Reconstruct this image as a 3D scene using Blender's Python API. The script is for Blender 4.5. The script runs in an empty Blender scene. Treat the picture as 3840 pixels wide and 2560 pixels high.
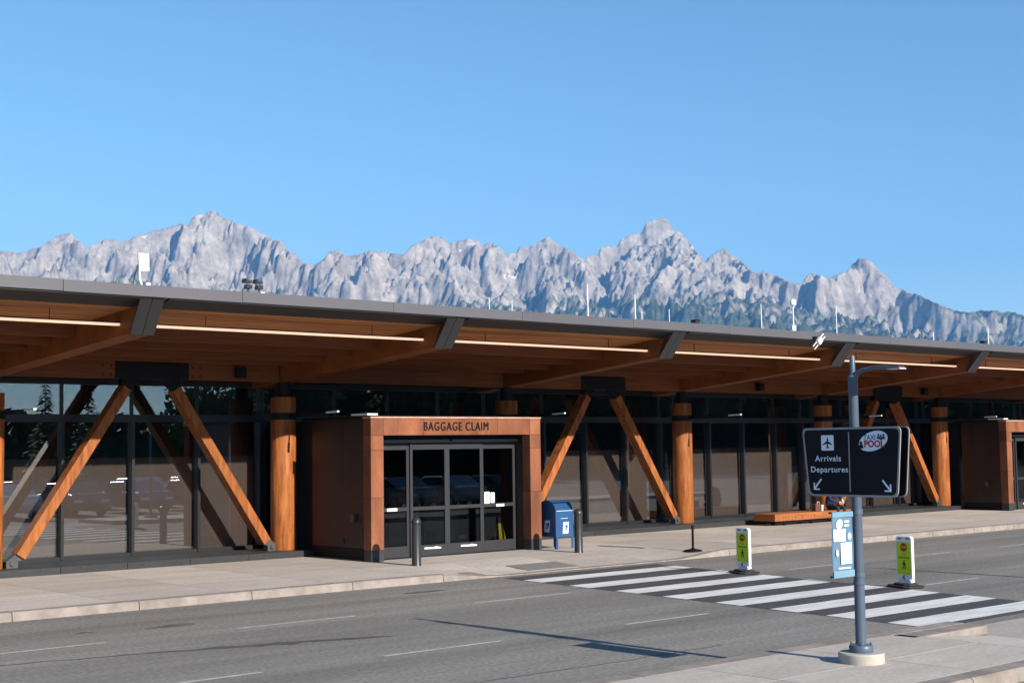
import bpy, math, random
import numpy as np
from mathutils import Vector, Matrix, noise
random.seed(7)
SC = bpy.context.scene
COL = SC.collection
R = math.radians

# ------------------------------------------------------------------ camera
cam_d = bpy.data.cameras.new('camera')
cam_d.sensor_width = 36.0
cam_d.lens = 50.0
cam_d.clip_start = 0.1
cam_d.clip_end = 60000.0
cam = bpy.data.objects.new('camera', cam_d)
COL.objects.link(cam)
cr, cu_, cf = (0.75214, -0.65887, -0.01364), (-0.0387, -0.06482, 0.99715), (0.65787, 0.74946, 0.07425)
cam.matrix_world = Matrix(((cr[0], cu_[0], -cf[0], 0.0), (cr[1], cu_[1], -cf[1], 0.0),
                           (cr[2], cu_[2], -cf[2], 2.739), (0, 0, 0, 1)))
SC.camera = cam

# ------------------------------------------------------------------ light
SUN_EL, SUN_AZ = R(24.0), R(-1.2)          # SUN_AZ: heading of the shadows, from +Y
world = bpy.data.worlds.new('World')
SC.world = world
world.use_nodes = True
wn = world.node_tree
bg = wn.nodes['Background']
sky = wn.nodes.new('ShaderNodeTexSky')
sky.sky_type = 'NISHITA'
sky.sun_disc = False
sky.sun_elevation = SUN_EL
sky.sun_rotation = math.pi + SUN_AZ
sky.altitude = 1900.0
sky.air_density = 1.0
sky.dust_density = 0.1
sky.ozone_density = 1.6
hs = wn.nodes.new('ShaderNodeHueSaturation')
hs.inputs['Hue'].default_value = 0.490
hs.inputs['Saturation'].default_value = 1.13
wn.links.new(sky.outputs[0], hs.inputs['Color'])
wn.links.new(hs.outputs[0], bg.inputs['Color'])
bg.inputs['Strength'].default_value = 0.079
sun_d = bpy.data.lights.new('sun', 'SUN')
sun_d.energy = 5.0
sun_d.angle = R(0.53)
sun_d.color = (1.0, 0.91, 0.80)
sun = bpy.data.objects.new('sun', sun_d)
COL.objects.link(sun)
sdir = Vector((math.sin(SUN_AZ) * math.cos(SUN_EL), math.cos(SUN_AZ) * math.cos(SUN_EL), -math.sin(SUN_EL)))
sun.rotation_euler = sdir.to_track_quat('-Z', 'Y').to_euler()
sun.location = (0, -30, 60)
SC.view_settings.view_transform = 'Standard'
SC.view_settings.look = 'None'
SC.view_settings.gamma = 1.0
SC.view_settings.exposure = 1.14
SC.view_settings.use_curve_mapping = False
SC.render.engine = 'CYCLES'
SC.cycles.use_denoising = True
SC.cycles.max_bounces = 8
SC.cycles.diffuse_bounces = 4
SC.cycles.glossy_bounces = 4
SC.cycles.transparent_max_bounces = 12
SC.cycles.volume_bounces = 0
SC.cycles.sample_clamp_indirect = 6.0

# ------------------------------------------------------------------ helpers
def link(o, parent=None):
    COL.objects.link(o)
    if parent is not None:
        o.parent = parent
    return o

def tag(o, label=None, cat=None, group=None, kind=None):
    if label: o['label'] = label
    if cat: o['category'] = cat
    if group: o['group'] = group
    if kind: o['kind'] = kind
    return o

def thing(name, label, cat, loc=(0, 0, 0), rz=0.0, group=None):
    o = bpy.data.objects.new(name, None)
    o.empty_display_size = 0.2
    o.location = loc
    o.rotation_euler = (0, 0, rz)
    link(o)
    return tag(o, label, cat, group)

def wloc(o):
    v = Vector((0, 0, 0))
    while o is not None:
        v += o.location
        o = o.parent
    return v

class MB:
    def __init__(self):
        self.v = []; self.f = []; self.m = []
    def add(self, vs, fs, m=0):
        n = len(self.v)
        self.v += [tuple(p) for p in vs]
        self.f += [tuple(i + n for i in q) for q in fs]
        self.m += [m] * len(fs)
        return self
    def box(self, x0, x1, y0, y1, z0, z1, m=0):
        return self.add([(x0, y0, z0), (x1, y0, z0), (x1, y1, z0), (x0, y1, z0), (x0, y0, z1), (x1, y0, z1), (x1, y1, z1), (x0, y1, z1)],
                        [(0, 3, 2, 1), (4, 5, 6, 7), (0, 1, 5, 4), (1, 2, 6, 5), (2, 3, 7, 6), (3, 0, 4, 7)], m)
    def prism(self, pts, vec, m=0):
        """closed polygon pts (3-D) pushed along vec"""
        n = len(pts); vec = Vector(vec)
        a = [Vector(p) for p in pts]; b = [p + vec for p in a]
        nor = Vector((0, 0, 0))
        for i in range(n):
            nor += (a[i] - a[0]).cross(a[(i + 1) % n] - a[0])
        if nor.dot(vec) > 0:
            a = a[::-1]; b = b[::-1]
        fs = [tuple(range(n)), tuple(range(2 * n - 1, n - 1, -1))]
        fs += [(i, i + n, (i + 1) % n + n, (i + 1) % n) for i in range(n)]
        return self.add(a + b, fs, m)
    def cyl(self, p0, p1, r0, r1=None, n=16, m=0, cap=True):
        r1 = r0 if r1 is None else r1
        p0 = Vector(p0); p1 = Vector(p1); d = (p1 - p0).normalized()
        a = d.orthogonal().normalized(); b = d.cross(a)
        vs = []
        for p, r in ((p0, r0), (p1, r1)):
            for i in range(n):
                t = 2 * math.pi * i / n
                vs.append(p + (a * math.cos(t) + b * math.sin(t)) * r)
        fs = [(i, (i + 1) % n, (i + 1) % n + n, i + n) for i in range(n)]
        if cap:
            fs += [tuple(range(n - 1, -1, -1)), tuple(range(n, 2 * n))]
        return self.add(vs, fs, m)
    def lathe(self, c, prof, n=20, m=0):
        """prof: (radius, z) from bottom to top"""
        c = Vector(c); vs = []; fs = []
        for r, z in prof:
            for i in range(n):
                t = 2 * math.pi * i / n
                vs.append((c.x + r * math.cos(t), c.y + r * math.sin(t), c.z + z))
        k = len(prof)
        for j in range(k - 1):
            for i in range(n):
                i2 = (i + 1) % n
                fs.append((j * n + i, j * n + i2, (j + 1) * n + i2, (j + 1) * n + i))
        fs.append(tuple(range(n - 1, -1, -1)))
        fs.append(tuple((k - 1) * n + i for i in range(n)))
        return self.add(vs, fs, m)
    def tube(self, pts, r, n=10, m=0):
        pts = [Vector(p) for p in pts]
        rs = r if isinstance(r, (list, tuple)) else [r] * len(pts)
        ref = None; vs = []; fs = []
        for i, p in enumerate(pts):
            d = (pts[min(i + 1, len(pts) - 1)] - pts[max(i - 1, 0)]).normalized()
            a = d.orthogonal().normalized() if ref is None else (ref - d * ref.dot(d)).normalized()
            ref = a; b = d.cross(a)
            for j in range(n):
                t = 2 * math.pi * j / n
                vs.append(p + (a * math.cos(t) + b * math.sin(t)) * rs[i])
        for i in range(len(pts) - 1):
            for j in range(n):
                j2 = (j + 1) % n
                fs.append((i * n + j, i * n + j2, (i + 1) * n + j2, (i + 1) * n + j))
        fs.append(tuple(range(n - 1, -1, -1)))
        fs.append(tuple((len(pts) - 1) * n + j for j in range(n)))
        return self.add(vs, fs, m)
    def obar(self, p0, p1, w, h, up=(0, 0, 1), m=0):
        """bar from p0 to p1, w wide, h high along up"""
        p0 = Vector(p0); p1 = Vector(p1); d = (p1 - p0).normalized(); up = Vector(up)
        s = d.cross(up).normalized(); u = s.cross(d).normalized()
        q = [p0 - s * w / 2 - u * h / 2, p0 + s * w / 2 - u * h / 2, p0 + s * w / 2 + u * h / 2, p0 - s * w / 2 + u * h / 2]
        return self.prism(q, p1 - p0, m)
    def sheet(self, pts, m=0):
        return self.add(pts, [tuple(range(len(pts)))], m)
    def mesh(self, name, mats, smooth=False, off=None):
        me = bpy.data.meshes.new(name)
        vs = self.v if off is None else [(a - off.x, b - off.y, c - off.z) for a, b, c in self.v]
        me.from_pydata(vs, [], self.f)
        for mm in (mats if isinstance(mats, (list, tuple)) else [mats]):
            me.materials.append(mm)
        if any(self.m):
            me.polygons.foreach_set('material_index', self.m)
        if smooth:
            me.polygons.foreach_set('use_smooth', [True] * len(me.polygons))
            me.set_sharp_from_angle(angle=R(38))
        me.update()
        return me
    def build(self, name, mats, parent=None, smooth=False, bevel=0.0, origin=None, segs=2):
        """geometry in world coordinates; parents carry no rotation here"""
        if parent is not None:
            off = wloc(parent)
            o = bpy.data.objects.new(name, self.mesh(name, mats, smooth, off))
        else:
            off = Vector(origin) if origin is not None else Vector((0, 0, 0))
            o = bpy.data.objects.new(name, self.mesh(name, mats, smooth, off))
            o.location = off
        link(o, parent)
        if bevel:
            b = o.modifiers.new('bevel', 'BEVEL'); b.width = bevel; b.segments = segs; b.limit_method = 'ANGLE'; b.angle_limit = R(40)
        return o

def place(mesh, name, loc, parent=None, rz=0.0):
    o = bpy.data.objects.new(name, mesh)
    o.location = Vector(loc) - (wloc(parent) if parent is not None else Vector((0, 0, 0)))
    o.rotation_euler = (0, 0, rz)
    return link(o, parent)

def copy_tree(o, parent=None):
    c = o.copy(); COL.objects.link(c)
    if parent is not None: c.parent = parent
    for ch in list(o.children):
        copy_tree(ch, c)
    return c

_txt = {}
def text_mesh(s, size, mat, extrude=0.001, bold=0.0, xs=1.0, spacing=1.0):
    cu = bpy.data.curves.new('lettering', 'FONT')
    cu.body = s; cu.size = size; cu.align_x = 'CENTER'; cu.align_y = 'CENTER'
    cu.extrude = extrude; cu.offset = bold; cu.space_character = spacing; cu.resolution_u = 4
    t = bpy.data.objects.new('lettering', cu); COL.objects.link(t)
    dg = bpy.context.evaluated_depsgraph_get()
    me = bpy.data.meshes.new_from_object(t.evaluated_get(dg))
    bpy.data.objects.remove(t); bpy.data.curves.remove(cu)
    if xs != 1.0:
        me.transform(Matrix.Diagonal((xs, 1, 1, 1)))
    me.materials.clear(); me.materials.append(mat)
    return me

def face_matrix(loc, right, up):
    r = Vector(right).normalized(); u = Vector(up).normalized(); n = r.cross(u)
    return Matrix(((r.x, u.x, n.x, loc[0]), (r.y, u.y, n.y, loc[1]), (r.z, u.z, n.z, loc[2]), (0, 0, 0, 1)))

def put_on(mesh, name, loc, right, up, parent):
    o = bpy.data.objects.new(name, mesh)
    link(o, parent)
    pm_ = Matrix.Identity(4); q = parent
    while q is not None:
        pm_ = q.matrix_basis @ pm_; q = q.parent
    o.matrix_basis = pm_.inverted() @ face_matrix(loc, right, up)
    return o

def flat(polys, name, loc, right, up, parent, mats):
    """thin decal pieces given as 2-D polygons (list of (points, material index)) standing 1-2 mm proud"""
    mb = MB()
    for k, (pts, mi) in enumerate(polys):
        mb.prism([(a, b, 0.0) for a, b in pts], (0, 0, 0.0012 + 0.0007 * k), mi)
    return put_on(mb.mesh(name, mats), name, loc, right, up, parent)

def circ(cx, cy, rx, ry=None, n=28, rot=0.0):
    ry = rx if ry is None else ry
    out = []
    for i in range(n):
        t = 2 * math.pi * i / n
        a, b = rx * math.cos(t), ry * math.sin(t)
        out.append((cx + a * math.cos(rot) - b * math.sin(rot), cy + a * math.sin(rot) + b * math.cos(rot)))
    return out

def rrect(x0, x1, y0, y1, r, n=5):
    out = []
    for cx, cy, a0 in ((x1 - r, y1 - r, 0), (x0 + r, y1 - r, 90), (x0 + r, y0 + r, 180), (x1 - r, y0 + r, 270)):
        for i in range(n + 1):
            t = R(a0 + 90 * i / n)
            out.append((cx + r * math.cos(t), cy + r * math.sin(t)))
    return out

# ------------------------------------------------------------------ materials
def newmat(name):
    m = bpy.data.materials.new(name); m.use_nodes = True
    nt = m.node_tree
    return m, nt, nt.nodes['Principled BSDF'], nt.nodes['Material Output']

def lin(nt, a, b): nt.links.new(a, b)

def surf(name, col, rough=0.6, metal=0.0, var=0.15, scale=3.0, stretch=(1, 1, 1), bump=0.0, bscale=None, tint=0.0, col2=None, detail=5.0, spec=0.4, fine=0.0, fscale=90.0, streak=0.0):
    """noise-varied surface: col..col2 by stretched noise, per-object tint, fine bump"""
    m, nt, bs, out = newmat(name)
    N = nt.nodes.new
    tc = N('ShaderNodeTexCoord'); oi = N('ShaderNodeObjectInfo')
    mp = N('ShaderNodeMapping'); mp.inputs['Scale'].default_value = stretch
    ad = N('ShaderNodeVectorMath'); ad.operation = 'ADD'
    sc = N('ShaderNodeVectorMath'); sc.operation = 'SCALE'; sc.inputs['Scale'].default_value = 37.0
    cx = N('ShaderNodeCombineXYZ')
    for i in range(3): lin(nt, oi.outputs['Random'], cx.inputs[i])
    lin(nt, cx.outputs[0], sc.inputs[0])
    lin(nt, tc.outputs['Object'], ad.inputs[0]); lin(nt, sc.outputs[0], ad.inputs[1])
    lin(nt, ad.outputs[0], mp.inputs['Vector'])
    nz = N('ShaderNodeTexNoise'); nz.inputs['Scale'].default_value = scale; nz.inputs['Detail'].default_value = detail; nz.inputs['Roughness'].default_value = 0.6
    lin(nt, mp.outputs[0], nz.inputs['Vector'])
    rp = N('ShaderNodeValToRGB')
    c2 = col2 if col2 else tuple(c * (1 + var) for c in col)
    c1 = col if col2 else tuple(c * (1 - var) for c in col)
    rp.color_ramp.elements[0].position = 0.33; rp.color_ramp.elements[1].position = 0.67
    rp.color_ramp.elements[0].color = (*c1, 1); rp.color_ramp.elements[1].color = (*c2, 1)
    lin(nt, nz.outputs['Fac'], rp.inputs[0])
    last = rp.outputs[0]
    if fine:
        n2 = N('ShaderNodeTexNoise'); n2.inputs['Scale'].default_value = fscale; n2.inputs['Detail'].default_value = 3.0
        lin(nt, tc.outputs['Object'], n2.inputs['Vector'])
        mr = N('ShaderNodeMapRange'); mr.inputs[1].default_value = 0.3; mr.inputs[2].default_value = 0.7
        mr.inputs[3].default_value = 1 - fine; mr.inputs[4].default_value = 1 + fine
        lin(nt, n2.outputs['Fac'], mr.inputs[0])
        mu = N('ShaderNodeVectorMath'); mu.operation = 'SCALE'
        lin(nt, last, mu.inputs[0]); lin(nt, mr.outputs[0], mu.inputs['Scale'])
        last = mu.outputs[0]
    if streak:
        mp2 = N('ShaderNodeMapping'); mp2.inputs['Scale'].default_value = (0.02, 1.1, 1.0)
        lin(nt, tc.outputs['Object'], mp2.inputs['Vector'])
        n3 = N('ShaderNodeTexNoise'); n3.inputs['Scale'].default_value = 1.0; n3.inputs['Detail'].default_value = 6.0; n3.inputs['Roughness'].default_value = 0.65
        lin(nt, mp2.outputs[0], n3.inputs['Vector'])
        mr = N('ShaderNodeMapRange'); mr.inputs[1].default_value = 0.3; mr.inputs[2].default_value = 0.7
        mr.inputs[3].default_value = 1 - streak; mr.inputs[4].default_value = 1 + streak
        lin(nt, n3.outputs['Fac'], mr.inputs[0])
        mu = N('ShaderNodeVectorMath'); mu.operation = 'SCALE'
        lin(nt, last, mu.inputs[0]); lin(nt, mr.outputs[0], mu.inputs['Scale'])
        last = mu.outputs[0]
    if tint:
        mr = N('ShaderNodeMapRange'); mr.inputs[3].default_value = 1 - tint; mr.inputs[4].default_value = 1 + tint
        lin(nt, oi.outputs['Random'], mr.inputs[0])
        mu = N('ShaderNodeVectorMath'); mu.operation = 'SCALE'
        lin(nt, last, mu.inputs[0]); lin(nt, mr.outputs[0], mu.inputs['Scale'])
        last = mu.outputs[0]
    lin(nt, last, bs.inputs['Base Color'])
    bs.inputs['Roughness'].default_value = rough
    bs.inputs['Metallic'].default_value = metal
    bs.inputs['Specular IOR Level'].default_value = spec
    if bump:
        nb = N('ShaderNodeTexNoise'); nb.inputs['Scale'].default_value = bscale or scale * 8; nb.inputs['Detail'].default_value = 4
        lin(nt, mp.outputs[0], nb.inputs['Vector'])
        bp = N('ShaderNodeBump'); bp.inputs['Strength'].default_value = bump; bp.inputs['Distance'].default_value = 0.02
        lin(nt, nb.outputs['Fac'], bp.inputs['Height']); lin(nt, bp.outputs[0], bs.inputs['Normal'])
    return m

def emit(name, col, s):
    m, nt, bs, out = newmat(name)
    bs.inputs['Base Color'].default_value = (*col, 1)
    bs.inputs['Emission Color'].default_value = (*col, 1)
    bs.inputs['Emission Strength'].default_value = s
    return m

def thin_glass(name, tint, refl, ior=1.5):
    m, nt, bs, out = newmat(name)
    N = nt.nodes.new
    tr = N('ShaderNodeBsdfTransparent'); tr.inputs[0].default_value = (*tint, 1)
    gl = N('ShaderNodeBsdfGlossy'); gl.inputs['Roughness'].default_value = 0.0; gl.inputs[0].default_value = (0.86, 0.95, 1.0, 1)
    lw = N('ShaderNodeLayerWeight'); lw.inputs[0].default_value = 0.5
    fr = N('ShaderNodeMath'); fr.operation = 'POWER'; fr.inputs[1].default_value = 5.0; lin(nt, lw.outputs['Facing'], fr.inputs[0])
    tc = N('ShaderNodeTexCoord')
    nz = N('ShaderNodeTexNoise'); nz.inputs['Scale'].default_value = 0.55; nz.inputs['Detail'].default_value = 1.0
    bp = N('ShaderNodeBump'); bp.inputs['Strength'].default_value = 0.05; bp.inputs['Distance'].default_value = 0.02
    lin(nt, tc.outputs['Object'], nz.inputs['Vector']); lin(nt, nz.outputs['Fac'], bp.inputs['Height'])
    lin(nt, bp.outputs[0], gl.inputs['Normal'])
    mr = N('ShaderNodeMapRange'); mr.inputs[3].default_value = refl; mr.inputs[4].default_value = 1.0
    lin(nt, fr.outputs[0], mr.inputs[0])
    mx = N('ShaderNodeMixShader')
    lin(nt, mr.outputs[0], mx.inputs[0]); lin(nt, tr.outputs[0], mx.inputs[1]); lin(nt, gl.outputs[0], mx.inputs[2])
    lin(nt, mx.outputs[0], out.inputs['Surface'])
    return m

M = {}
M['wood'] = surf('shaded_glulam', (0.135, 0.040, 0.009), 0.5, col2=(0.215, 0.066, 0.015), scale=2.2, stretch=(1, 1, 1), bump=0.12, tint=0.10, spec=0.3)  # rafter timber, colour darkened below the columns' for the shade under the roof
M['wood_x'] = surf('shaded_long_grain', (0.115, 0.034, 0.008), 0.55, col2=(0.20, 0.060, 0.014), scale=3.0, stretch=(0.3, 4, 6), bump=0.1, tint=0.12, spec=0.3)  # purlins and headers, the canopy's shade darkened into their colour too
M['wood_col'] = surf('round_timber', (0.150, 0.044, 0.011), 0.55, col2=(0.37, 0.128, 0.036), scale=3.4, stretch=(3, 3, 0.40), bump=0.15, tint=0.10, spec=0.18, detail=9, fine=0.12, fscale=45.0)
M['soffit'] = surf('soffit_wood', (0.30, 0.115, 0.042), 0.6, col2=(0.64, 0.28, 0.11), scale=2.0, stretch=(0.2, 5.5, 5.5), tint=0.05, spec=0.2)
M['fascia'] = surf('grey_metal', (0.084, 0.084, 0.096), 0.45, 0.0, var=0.05, scale=0.6, tint=0.05)
M['plate'] = surf('dark_grey_plate', (0.028, 0.029, 0.031), 0.5, var=0.08, scale=2)
M['under'] = surf('dark_soffit_metal', (0.018, 0.018, 0.020), 0.6, var=0.06)
M['black'] = surf('black_steel', (0.008, 0.008, 0.009), 0.5, var=0.1, spec=0.15)
M['frame'] = surf('dark_bronze_frame', (0.012, 0.0125, 0.015), 0.4, var=0.08)
M['doorframe'] = surf('grey_aluminium', (0.04, 0.04, 0.044), 0.4, 0.3, var=0.06)
M['shoe'] = surf('galvanised_steel', (0.06, 0.062, 0.065), 0.5, 0.2, var=0.12, scale=8)
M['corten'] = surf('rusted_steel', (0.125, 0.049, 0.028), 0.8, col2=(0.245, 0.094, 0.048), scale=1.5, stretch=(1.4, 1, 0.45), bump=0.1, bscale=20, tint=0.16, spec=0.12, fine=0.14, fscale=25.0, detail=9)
M['flank'] = surf('shaded_steel_flank', (0.016, 0.007, 0.005), 0.45, col2=(0.032, 0.012, 0.007), scale=1.2, stretch=(1, 1, 0.5), tint=0.1, spec=0.5)  # steel of side walls and inner jamb, their shade darkened into the colour
M['corten_edge'] = surf('steel_edge_glint', (0.42, 0.26, 0.2), 0.5, var=0.2, scale=5)  # pale colour paints the sunlit glint along the portal's top edge
M['stone'] = surf('dark_granite', (0.028, 0.030, 0.031), 0.5, var=0.15, scale=12, tint=0.12, fine=0.15, spec=0.25)
M['shade'] = surf('roller_shade_fabric', (0.092, 0.073, 0.066), 0.9, var=0.05, scale=0.8, stretch=(3, 1, 0.3))
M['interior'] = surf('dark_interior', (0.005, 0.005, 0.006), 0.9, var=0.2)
M['glass'] = thin_glass('window_glass', (0.90, 0.89, 0.88), 0.14)
M['doorglass'] = thin_glass('door_glass', (0.60, 0.61, 0.62), 0.045)
M['asphalt'] = surf('asphalt', (0.138, 0.130, 0.119), 0.9, col2=(0.220, 0.207, 0.189), scale=0.42, stretch=(0.16, 1, 1), bump=0.3, bscale=60, detail=14, spec=0.2, fine=0.26, fscale=15.0, streak=0.20)
M['concrete'] = surf('broom_concrete', (0.40, 0.36, 0.325), 0.9, var=0.10, scale=1.3, stretch=(0.4, 1.6, 1), tint=0.13, spec=0.15, fine=0.10, fscale=14.0, bump=0.08, bscale=60)
M['kerb'] = surf('kerb_concrete', (0.235, 0.205, 0.183), 0.85, var=0.22, scale=3.0, tint=0.05, spec=0.15, fine=0.10, bump=0.15, bscale=30)
M['joint'] = surf('joint_dirt', (0.20, 0.18, 0.165), 0.95, var=0.1)
M['white_paint'] = surf('white_road_paint', (0.45, 0.445, 0.43), 0.8, col2=(0.66, 0.66, 0.64), scale=3.0, stretch=(0.3, 2.5, 1), detail=12, fine=0.08, spec=0.2)
M['lane_paint'] = surf('worn_lane_paint', (0.40, 0.39, 0.38), 0.85, var=0.22, scale=5.0, fine=0.10, spec=0.2)
M['black_paint'] = surf('black_road_paint', (0.066, 0.062, 0.068), 0.85, var=0.16, scale=1.5, stretch=(0.5, 2, 1), fine=0.12, spec=0.2)
M['tar'] = surf('tar', (0.075, 0.07, 0.066), 0.8, var=0.2, scale=4)
M['blue_grey'] = surf('blue_grey_paint', (0.070, 0.100, 0.140), 0.42, var=0.06, scale=2)
M['pole_top'] = surf('pale_pole_paint', (0.24, 0.31, 0.36), 0.4, var=0.05)
M['footing'] = surf('footing_concrete', (0.38, 0.355, 0.315), 0.85, var=0.12, scale=6, bump=0.1)
M['sign_black'] = surf('sign_black', (0.011, 0.010, 0.014), 0.6, var=0.1, spec=0.12)
M['sign_edge'] = surf('sign_edge', (0.30, 0.29, 0.28), 0.5, var=0.05)
M['sign_white'] = surf('reflective_white', (0.74, 0.78, 0.86), 0.6, var=0.03)
M['sign_blue'] = surf('logo_blue', (0.045, 0.055, 0.22), 0.6, var=0.05)
M['sign_red'] = surf('logo_red', (0.42, 0.03, 0.07), 0.6, var=0.05)
M['banner'] = surf('banner_blue', (0.085, 0.175, 0.26), 0.75, var=0.06, scale=4)
M['banner_pale'] = surf('banner_pale_blue', (0.14, 0.26, 0.36), 0.75, var=0.05)
M['white'] = surf('white_plastic', (0.80, 0.80, 0.79), 0.5, var=0.03)
M['white_grey'] = surf('grey_white_plastic', (0.62, 0.64, 0.66), 0.5, var=0.05)
M['lime'] = surf('fluorescent_lime', (0.44, 0.56, 0.008), 0.6, var=0.04)
M['stop_red'] = surf('stop_red', (0.30, 0.012, 0.01), 0.6, var=0.06)
M['ink'] = surf('black_ink', (0.02, 0.022, 0.02), 0.6, var=0.05)
M['rubber'] = surf('black_rubber', (0.022, 0.022, 0.024), 0.8, var=0.2, scale=8)
M['bollard'] = surf('dark_grey_bollard', (0.026, 0.027, 0.028), 0.35, var=0.08, scale=5)
M['mail_blue'] = surf('mailbox_blue', (0.018, 0.070, 0.172), 0.42, var=0.08, scale=4)
M['logo_blue'] = surf('decal_blue', (0.02, 0.10, 0.40), 0.5, var=0.05)
M['yellow'] = surf('yellow_plastic', (0.75, 0.56, 0.01), 0.5, var=0.05)
M['poster_blue'] = surf('poster_blue', (0.20, 0.42, 0.66), 0.6, var=0.1)
M['bench'] = surf('bench_timber', (0.22, 0.066, 0.014), 0.6, col2=(0.34, 0.115, 0.03), scale=2.5, stretch=(0.6, 5, 5), bump=0.1)
M['bench_cut'] = surf('carved_wood', (0.23, 0.075, 0.018), 0.7, var=0.1)
M['navy'] = surf('navy_cloth', (0.014, 0.017, 0.06), 0.85, var=0.2, scale=9)
M['trousers'] = surf('dark_cloth', (0.012, 0.014, 0.026), 0.85, var=0.2, scale=9)
M['skin'] = surf('skin', (0.50, 0.26, 0.16), 0.5, var=0.06, scale=8)
M['hair'] = surf('brown_hair', (0.035, 0.02, 0.012), 0.6, var=0.3, scale=30)
M['shoe_black'] = surf('shoe_leather', (0.016, 0.015, 0.014), 0.5, var=0.1)
M['bag'] = surf('brown_bag', (0.10, 0.045, 0.03), 0.8, var=0.12)
M['roof'] = surf('roof_membrane', (0.22, 0.22, 0.225), 0.8, var=0.1)
M['led'] = emit('light_strip_lens', (1.0, 0.66, 0.45), 0.40)
M['tactile'] = surf('cast_plate', (0.17, 0.165, 0.16), 0.7, var=0.12, scale=6)
M['bark'] = surf('bark', (0.07, 0.05, 0.035), 0.9, var=0.25, scale=6)
M['needle'] = surf('conifer_needles', (0.018, 0.035, 0.014), 0.8, col2=(0.045, 0.075, 0.026), scale=1.2, tint=0.25)
M['leaf'] = surf('broad_leaves', (0.03, 0.06, 0.015), 0.7, col2=(0.075, 0.12, 0.03), scale=1.2, tint=0.2)
M['grass'] = surf('dry_grass_ground', (0.075, 0.085, 0.035), 0.95, col2=(0.15, 0.13, 0.07), scale=0.05, detail=10, fine=0.2)
M['hill'] = surf('far_hill', (0.045, 0.06, 0.035), 0.95, col2=(0.11, 0.10, 0.06), scale=0.004, detail=10)
M['tyre'] = surf('tyre_rubber', (0.02, 0.02, 0.02), 0.8, var=0.1)
M['rim'] = surf('alloy', (0.45, 0.46, 0.47), 0.3, 0.9, var=0.05)
M['carglass'] = surf('car_glass', (0.02, 0.025, 0.03), 0.05, var=0.02, spec=0.8)
M['headlight'] = surf('lamp_lens', (0.7, 0.72, 0.74), 0.1, var=0.02, spec=0.8)
# ------------------------------------------------------------------ ground and roads
def struct(name, mb, mat, parent=None, **k):
    o = mb.build(name, mat, parent, **k)
    if parent is None: o['kind'] = 'structure'
    return o

mb = MB()
n = 48
mb.add([(15500 * math.cos(2 * math.pi * i / n), 15500 * math.sin(2 * math.pi * i / n), -0.05) for i in range(n)], [tuple(range(n))])
struct('ground', mb, M['grass'])
struct('road', MB().sheet([(-60, -24, 0), (160, -24, 0), (160, 23.3, 0), (-60, 23.3, 0)]), M['asphalt'])

KY = 23.21                                   # road side of the kerb at the terminal
def sstep(a, b, x):
    t = min(1, max(0, (x - a) / (b - a)))
    return t * t * (3 - 2 * t)
def walk_z(x, y):                            # pavement height: dips to the road at the crossing
    side = sstep(18.2, 20.0, x) * (1 - sstep(25.6, 27.4, x))
    return 0.15 - 0.135 * side * (1 - sstep(23.4, 25.4, y))

pv = MB()
nx, ny = 90, 8
xs_ = [-30 + i * (110 / nx) for i in range(nx + 1)]
ys_ = [23.4 + j * (6.7 / ny) for j in range(ny + 1)]
pv.add([(x, y, walk_z(x, y) - 0.02) for y in ys_ for x in xs_],
       [(j * (nx + 1) + i, j * (nx + 1) + i + 1, (j + 1) * (nx + 1) + i + 1, (j + 1) * (nx + 1) + i) for j in range(ny) for i in range(nx)])
pavement = struct('pavement', pv, M['joint'])

def slab(x0, x1, y0, y1, zf, parent, g=0.006, th=0.05, k=4):
    x0 += g; x1 -= g; y0 += g; y1 -= g
    m = MB(); vs = []
    for j in range(k + 1):
        for i in range(k + 1):
            x = x0 + (x1 - x0) * i / k; y = y0 + (y1 - y0) * j / k
            vs.append((x, y, zf(x, y)))
    fs = [(j * (k + 1) + i, j * (k + 1) + i + 1, (j + 1) * (k + 1) + i + 1, (j + 1) * (k + 1) + i) for j in range(k) for i in range(k)]
    nb = len(vs)
    ring = [i for i in range(k + 1)] + [(j) * (k + 1) + k for j in range(1, k + 1)] + [k * (k + 1) + i for i in range(k - 1, -1, -1)] + [j * (k + 1) for j in range(k - 1, 0, -1)]
    low = [(vs[i][0], vs[i][1], vs[i][2] - th) for i in ring]
    vs += low
    L = len(ring)
    fs += [(ring[i], nb + i, nb + (i + 1) % L, ring[(i + 1) % L]) for i in range(L)]
    m.add(vs, fs)
    return m.build('paving_slab', M['concrete'], parent, smooth=True)

rows = [(23.515, 25.55), (25.55, 27.6), (27.6, 29.72)]
x = -9.0
while x < 62:
    for (a, b) in rows:
        slab(x, x + 2.26, a, b, walk_z, pavement, k=4 if 15 < x < 29 and a < 25 else 1)
    x += 2.26

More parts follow.
